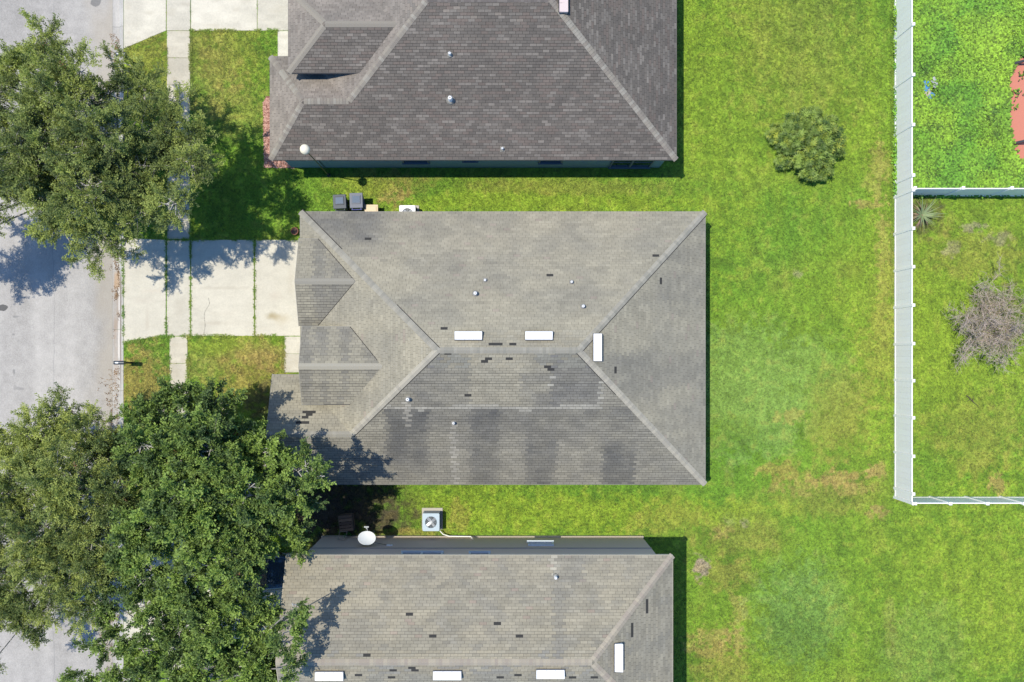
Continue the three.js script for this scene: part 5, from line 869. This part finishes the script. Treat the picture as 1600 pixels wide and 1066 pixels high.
// ---------------------------------------------------------------- red patio with a swing frame, litter in the weeds
{
  const slab = mesh('patio', slabGeo(PATIO, -0.08, 0.05), mat(0.5, 0.185, 0.13, 0.85, { bumpMap: rough2, bumpScale: 0.003 }), scene); structure(slab, 'salmon red painted concrete patio at the edge of the weeds');
  const t = thing('swing_frame', 'black metal swing frame standing on the red patio', 'swing frame', V(27.2, 0, GZ(160)));
  const z0 = GZ(98) - GZ(160), z1 = GZ(222) - GZ(160);
  for (const z of [z0, z1]) { const a = V(GX(1578) - 27.2, 0.06, z + 0.12), pk = V(0.4, 1.9, z * 1.0 - 0.1); mesh('leg', bar(a, pk, 0.11, 0.11), M.blackMetal, t); mesh('leg', bar(V(1.9, 0.06, z + 0.12), pk, 0.11, 0.11), M.blackMetal, t); mesh('foot', rbox(0.24, 0.05, 0.2, 0.02, a.x, 0.075, a.z), M.blackMetal, t); }
  mesh('crossbar', bar(V(0.4, 1.92, z0 - 0.4), V(0.4, 1.92, z1 + 0.2), 0.1, 0.1), M.blackMetal, t);
  mesh('bench', merged([rbox(0.5, 0.06, 2.2, 0.02, 0.6, 0.5, 0), rbox(0.06, 0.5, 2.2, 0.02, 0.9, 0.8, 0)]), mat(0.12, 0.12, 0.12, 0.6), t);
  for (const z of [-1, 1]) mesh('chain', rod(V(0.4, 1.9, z), V(0.55, 0.5, z), 0.012), M.galv, t);
  const r = rngOf(90), crumple = (px, py, w, d, m, lab) => { const g = new THREE.PlaneGeometry(w, d, 9, 9).rotateX(-Math.PI / 2), p = g.attributes.position; for (let i = 0; i < p.count; i++) p.setXYZ(i, p.getX(i) * (0.8 + 0.4 * r()), 0.1 + r() * 0.13, p.getZ(i) * (0.8 + 0.4 * r())); g.computeVertexNormals(); const o = mesh('plastic_scrap', g, m, scene, P(px, py, 0.1).setY(0.05)); o.rotation.y = r() * 3; tag(o, lab, 'scrap', 'litter in the weeds'); };
  const blue = mat(0.05, 0.22, 0.5, 0.45), grey = mat(0.35, 0.38, 0.4, 0.6);
  crumple(1446, 136, 0.34, 0.5, blue, 'long crumpled bright blue plastic scrap in the weeds'); crumple(1453, 151, 0.36, 0.26, blue, 'small crumpled bright blue plastic scrap in the weeds'); crumple(1448, 146, 0.3, 0.3, mat(0.45, 0.4, 0.33, 0.8), 'crumpled dirty beige plastic scrap between the blue ones'); crumple(1458, 130, 0.5, 0.24, grey, 'crumpled grey plastic scrap beside the blue ones');
  const tw = mesh('fallen_twig', merged([tube([V(-0.3, 0.1, -0.3), V(0, 0.12, 0), V(0.3, 0.09, 0.25)], [0.02, 0.018, 0.008], 5), tube([V(0, 0.12, 0), V(0.05, 0.13, -0.25)], [0.014, 0.006], 5), tube([V(-0.1, 0.11, -0.1), V(-0.3, 0.12, 0.02)], [0.014, 0.006], 5)]), mat(0.1, 0.075, 0.055, 0.9), scene, P(1518, 627, 0)); tag(tw, 'dark forked twig lying on the grass behind the fence', 'twig');
}
// ---------------------------------------------------------------- red bark mulch by the brown roofed house, leaf litter in the gutter
{
  const bed = mesh('mulch_bed', slabGeo(MULCH, -0.05, 0.03), mat(0.2, 0.09, 0.07, 0.95), scene); structure(bed, 'red bark mulch bed along the brown roofed house');
  const r = rngOf(33), chips = [], leaves = [];
  for (let i = 0; i < 7500; i++) { const x = -12 + r() * 2.2, z = GZ(154) + r() * (GZ(268) - GZ(154)); if (!inPoly(x, z, MULCH)) continue; const k = r(), c = mix3([0.26, 0.11, 0.08], [0.58, 0.36, 0.29], k); chips.push([x, 0.035 + r() * 0.02, z, r() * 6.28, 0.6 + r() * 0.8, c[0], c[1], c[2], (r() - 0.5) * 0.7]); }
  tag(scatter('bark_chips', box(0.07, 0.015, 0.03), mat(1, 1, 1, 0.95), chips), 'red bark chips covering the planting bed', 'bark');
  for (let i = 0; i < 2600; i++) { const z = -17 + r() * 32, x = ROAD_EDGE + 0.34 - Math.abs(r() + r() - 1) * 1.3 * (z > 0.8 ? 1 : 0.4); if (fbm(x * 2, z * 1.2, 3) + (z > 0.8 && z < 4 ? 0.12 : 0) < 0.56) continue; const c = mix3([0.1, 0.06, 0.035], [0.3, 0.18, 0.08], r()); leaves.push([x, x < ROAD_EDGE ? -0.095 : -0.11, z, r() * 6.28, 0.5 + r() * 0.5, ...c, (r() - 0.5) * 0.4]); }
  tag(scatter('leaf_litter', leafGeo(2, 0.08, 0.035, 0.05, 0.012, 7), mat(1, 1, 1, 0.95), leaves), 'brown fallen leaves gathered along the gutter', 'leaf litter');
}
renderer.render(scene, camera);
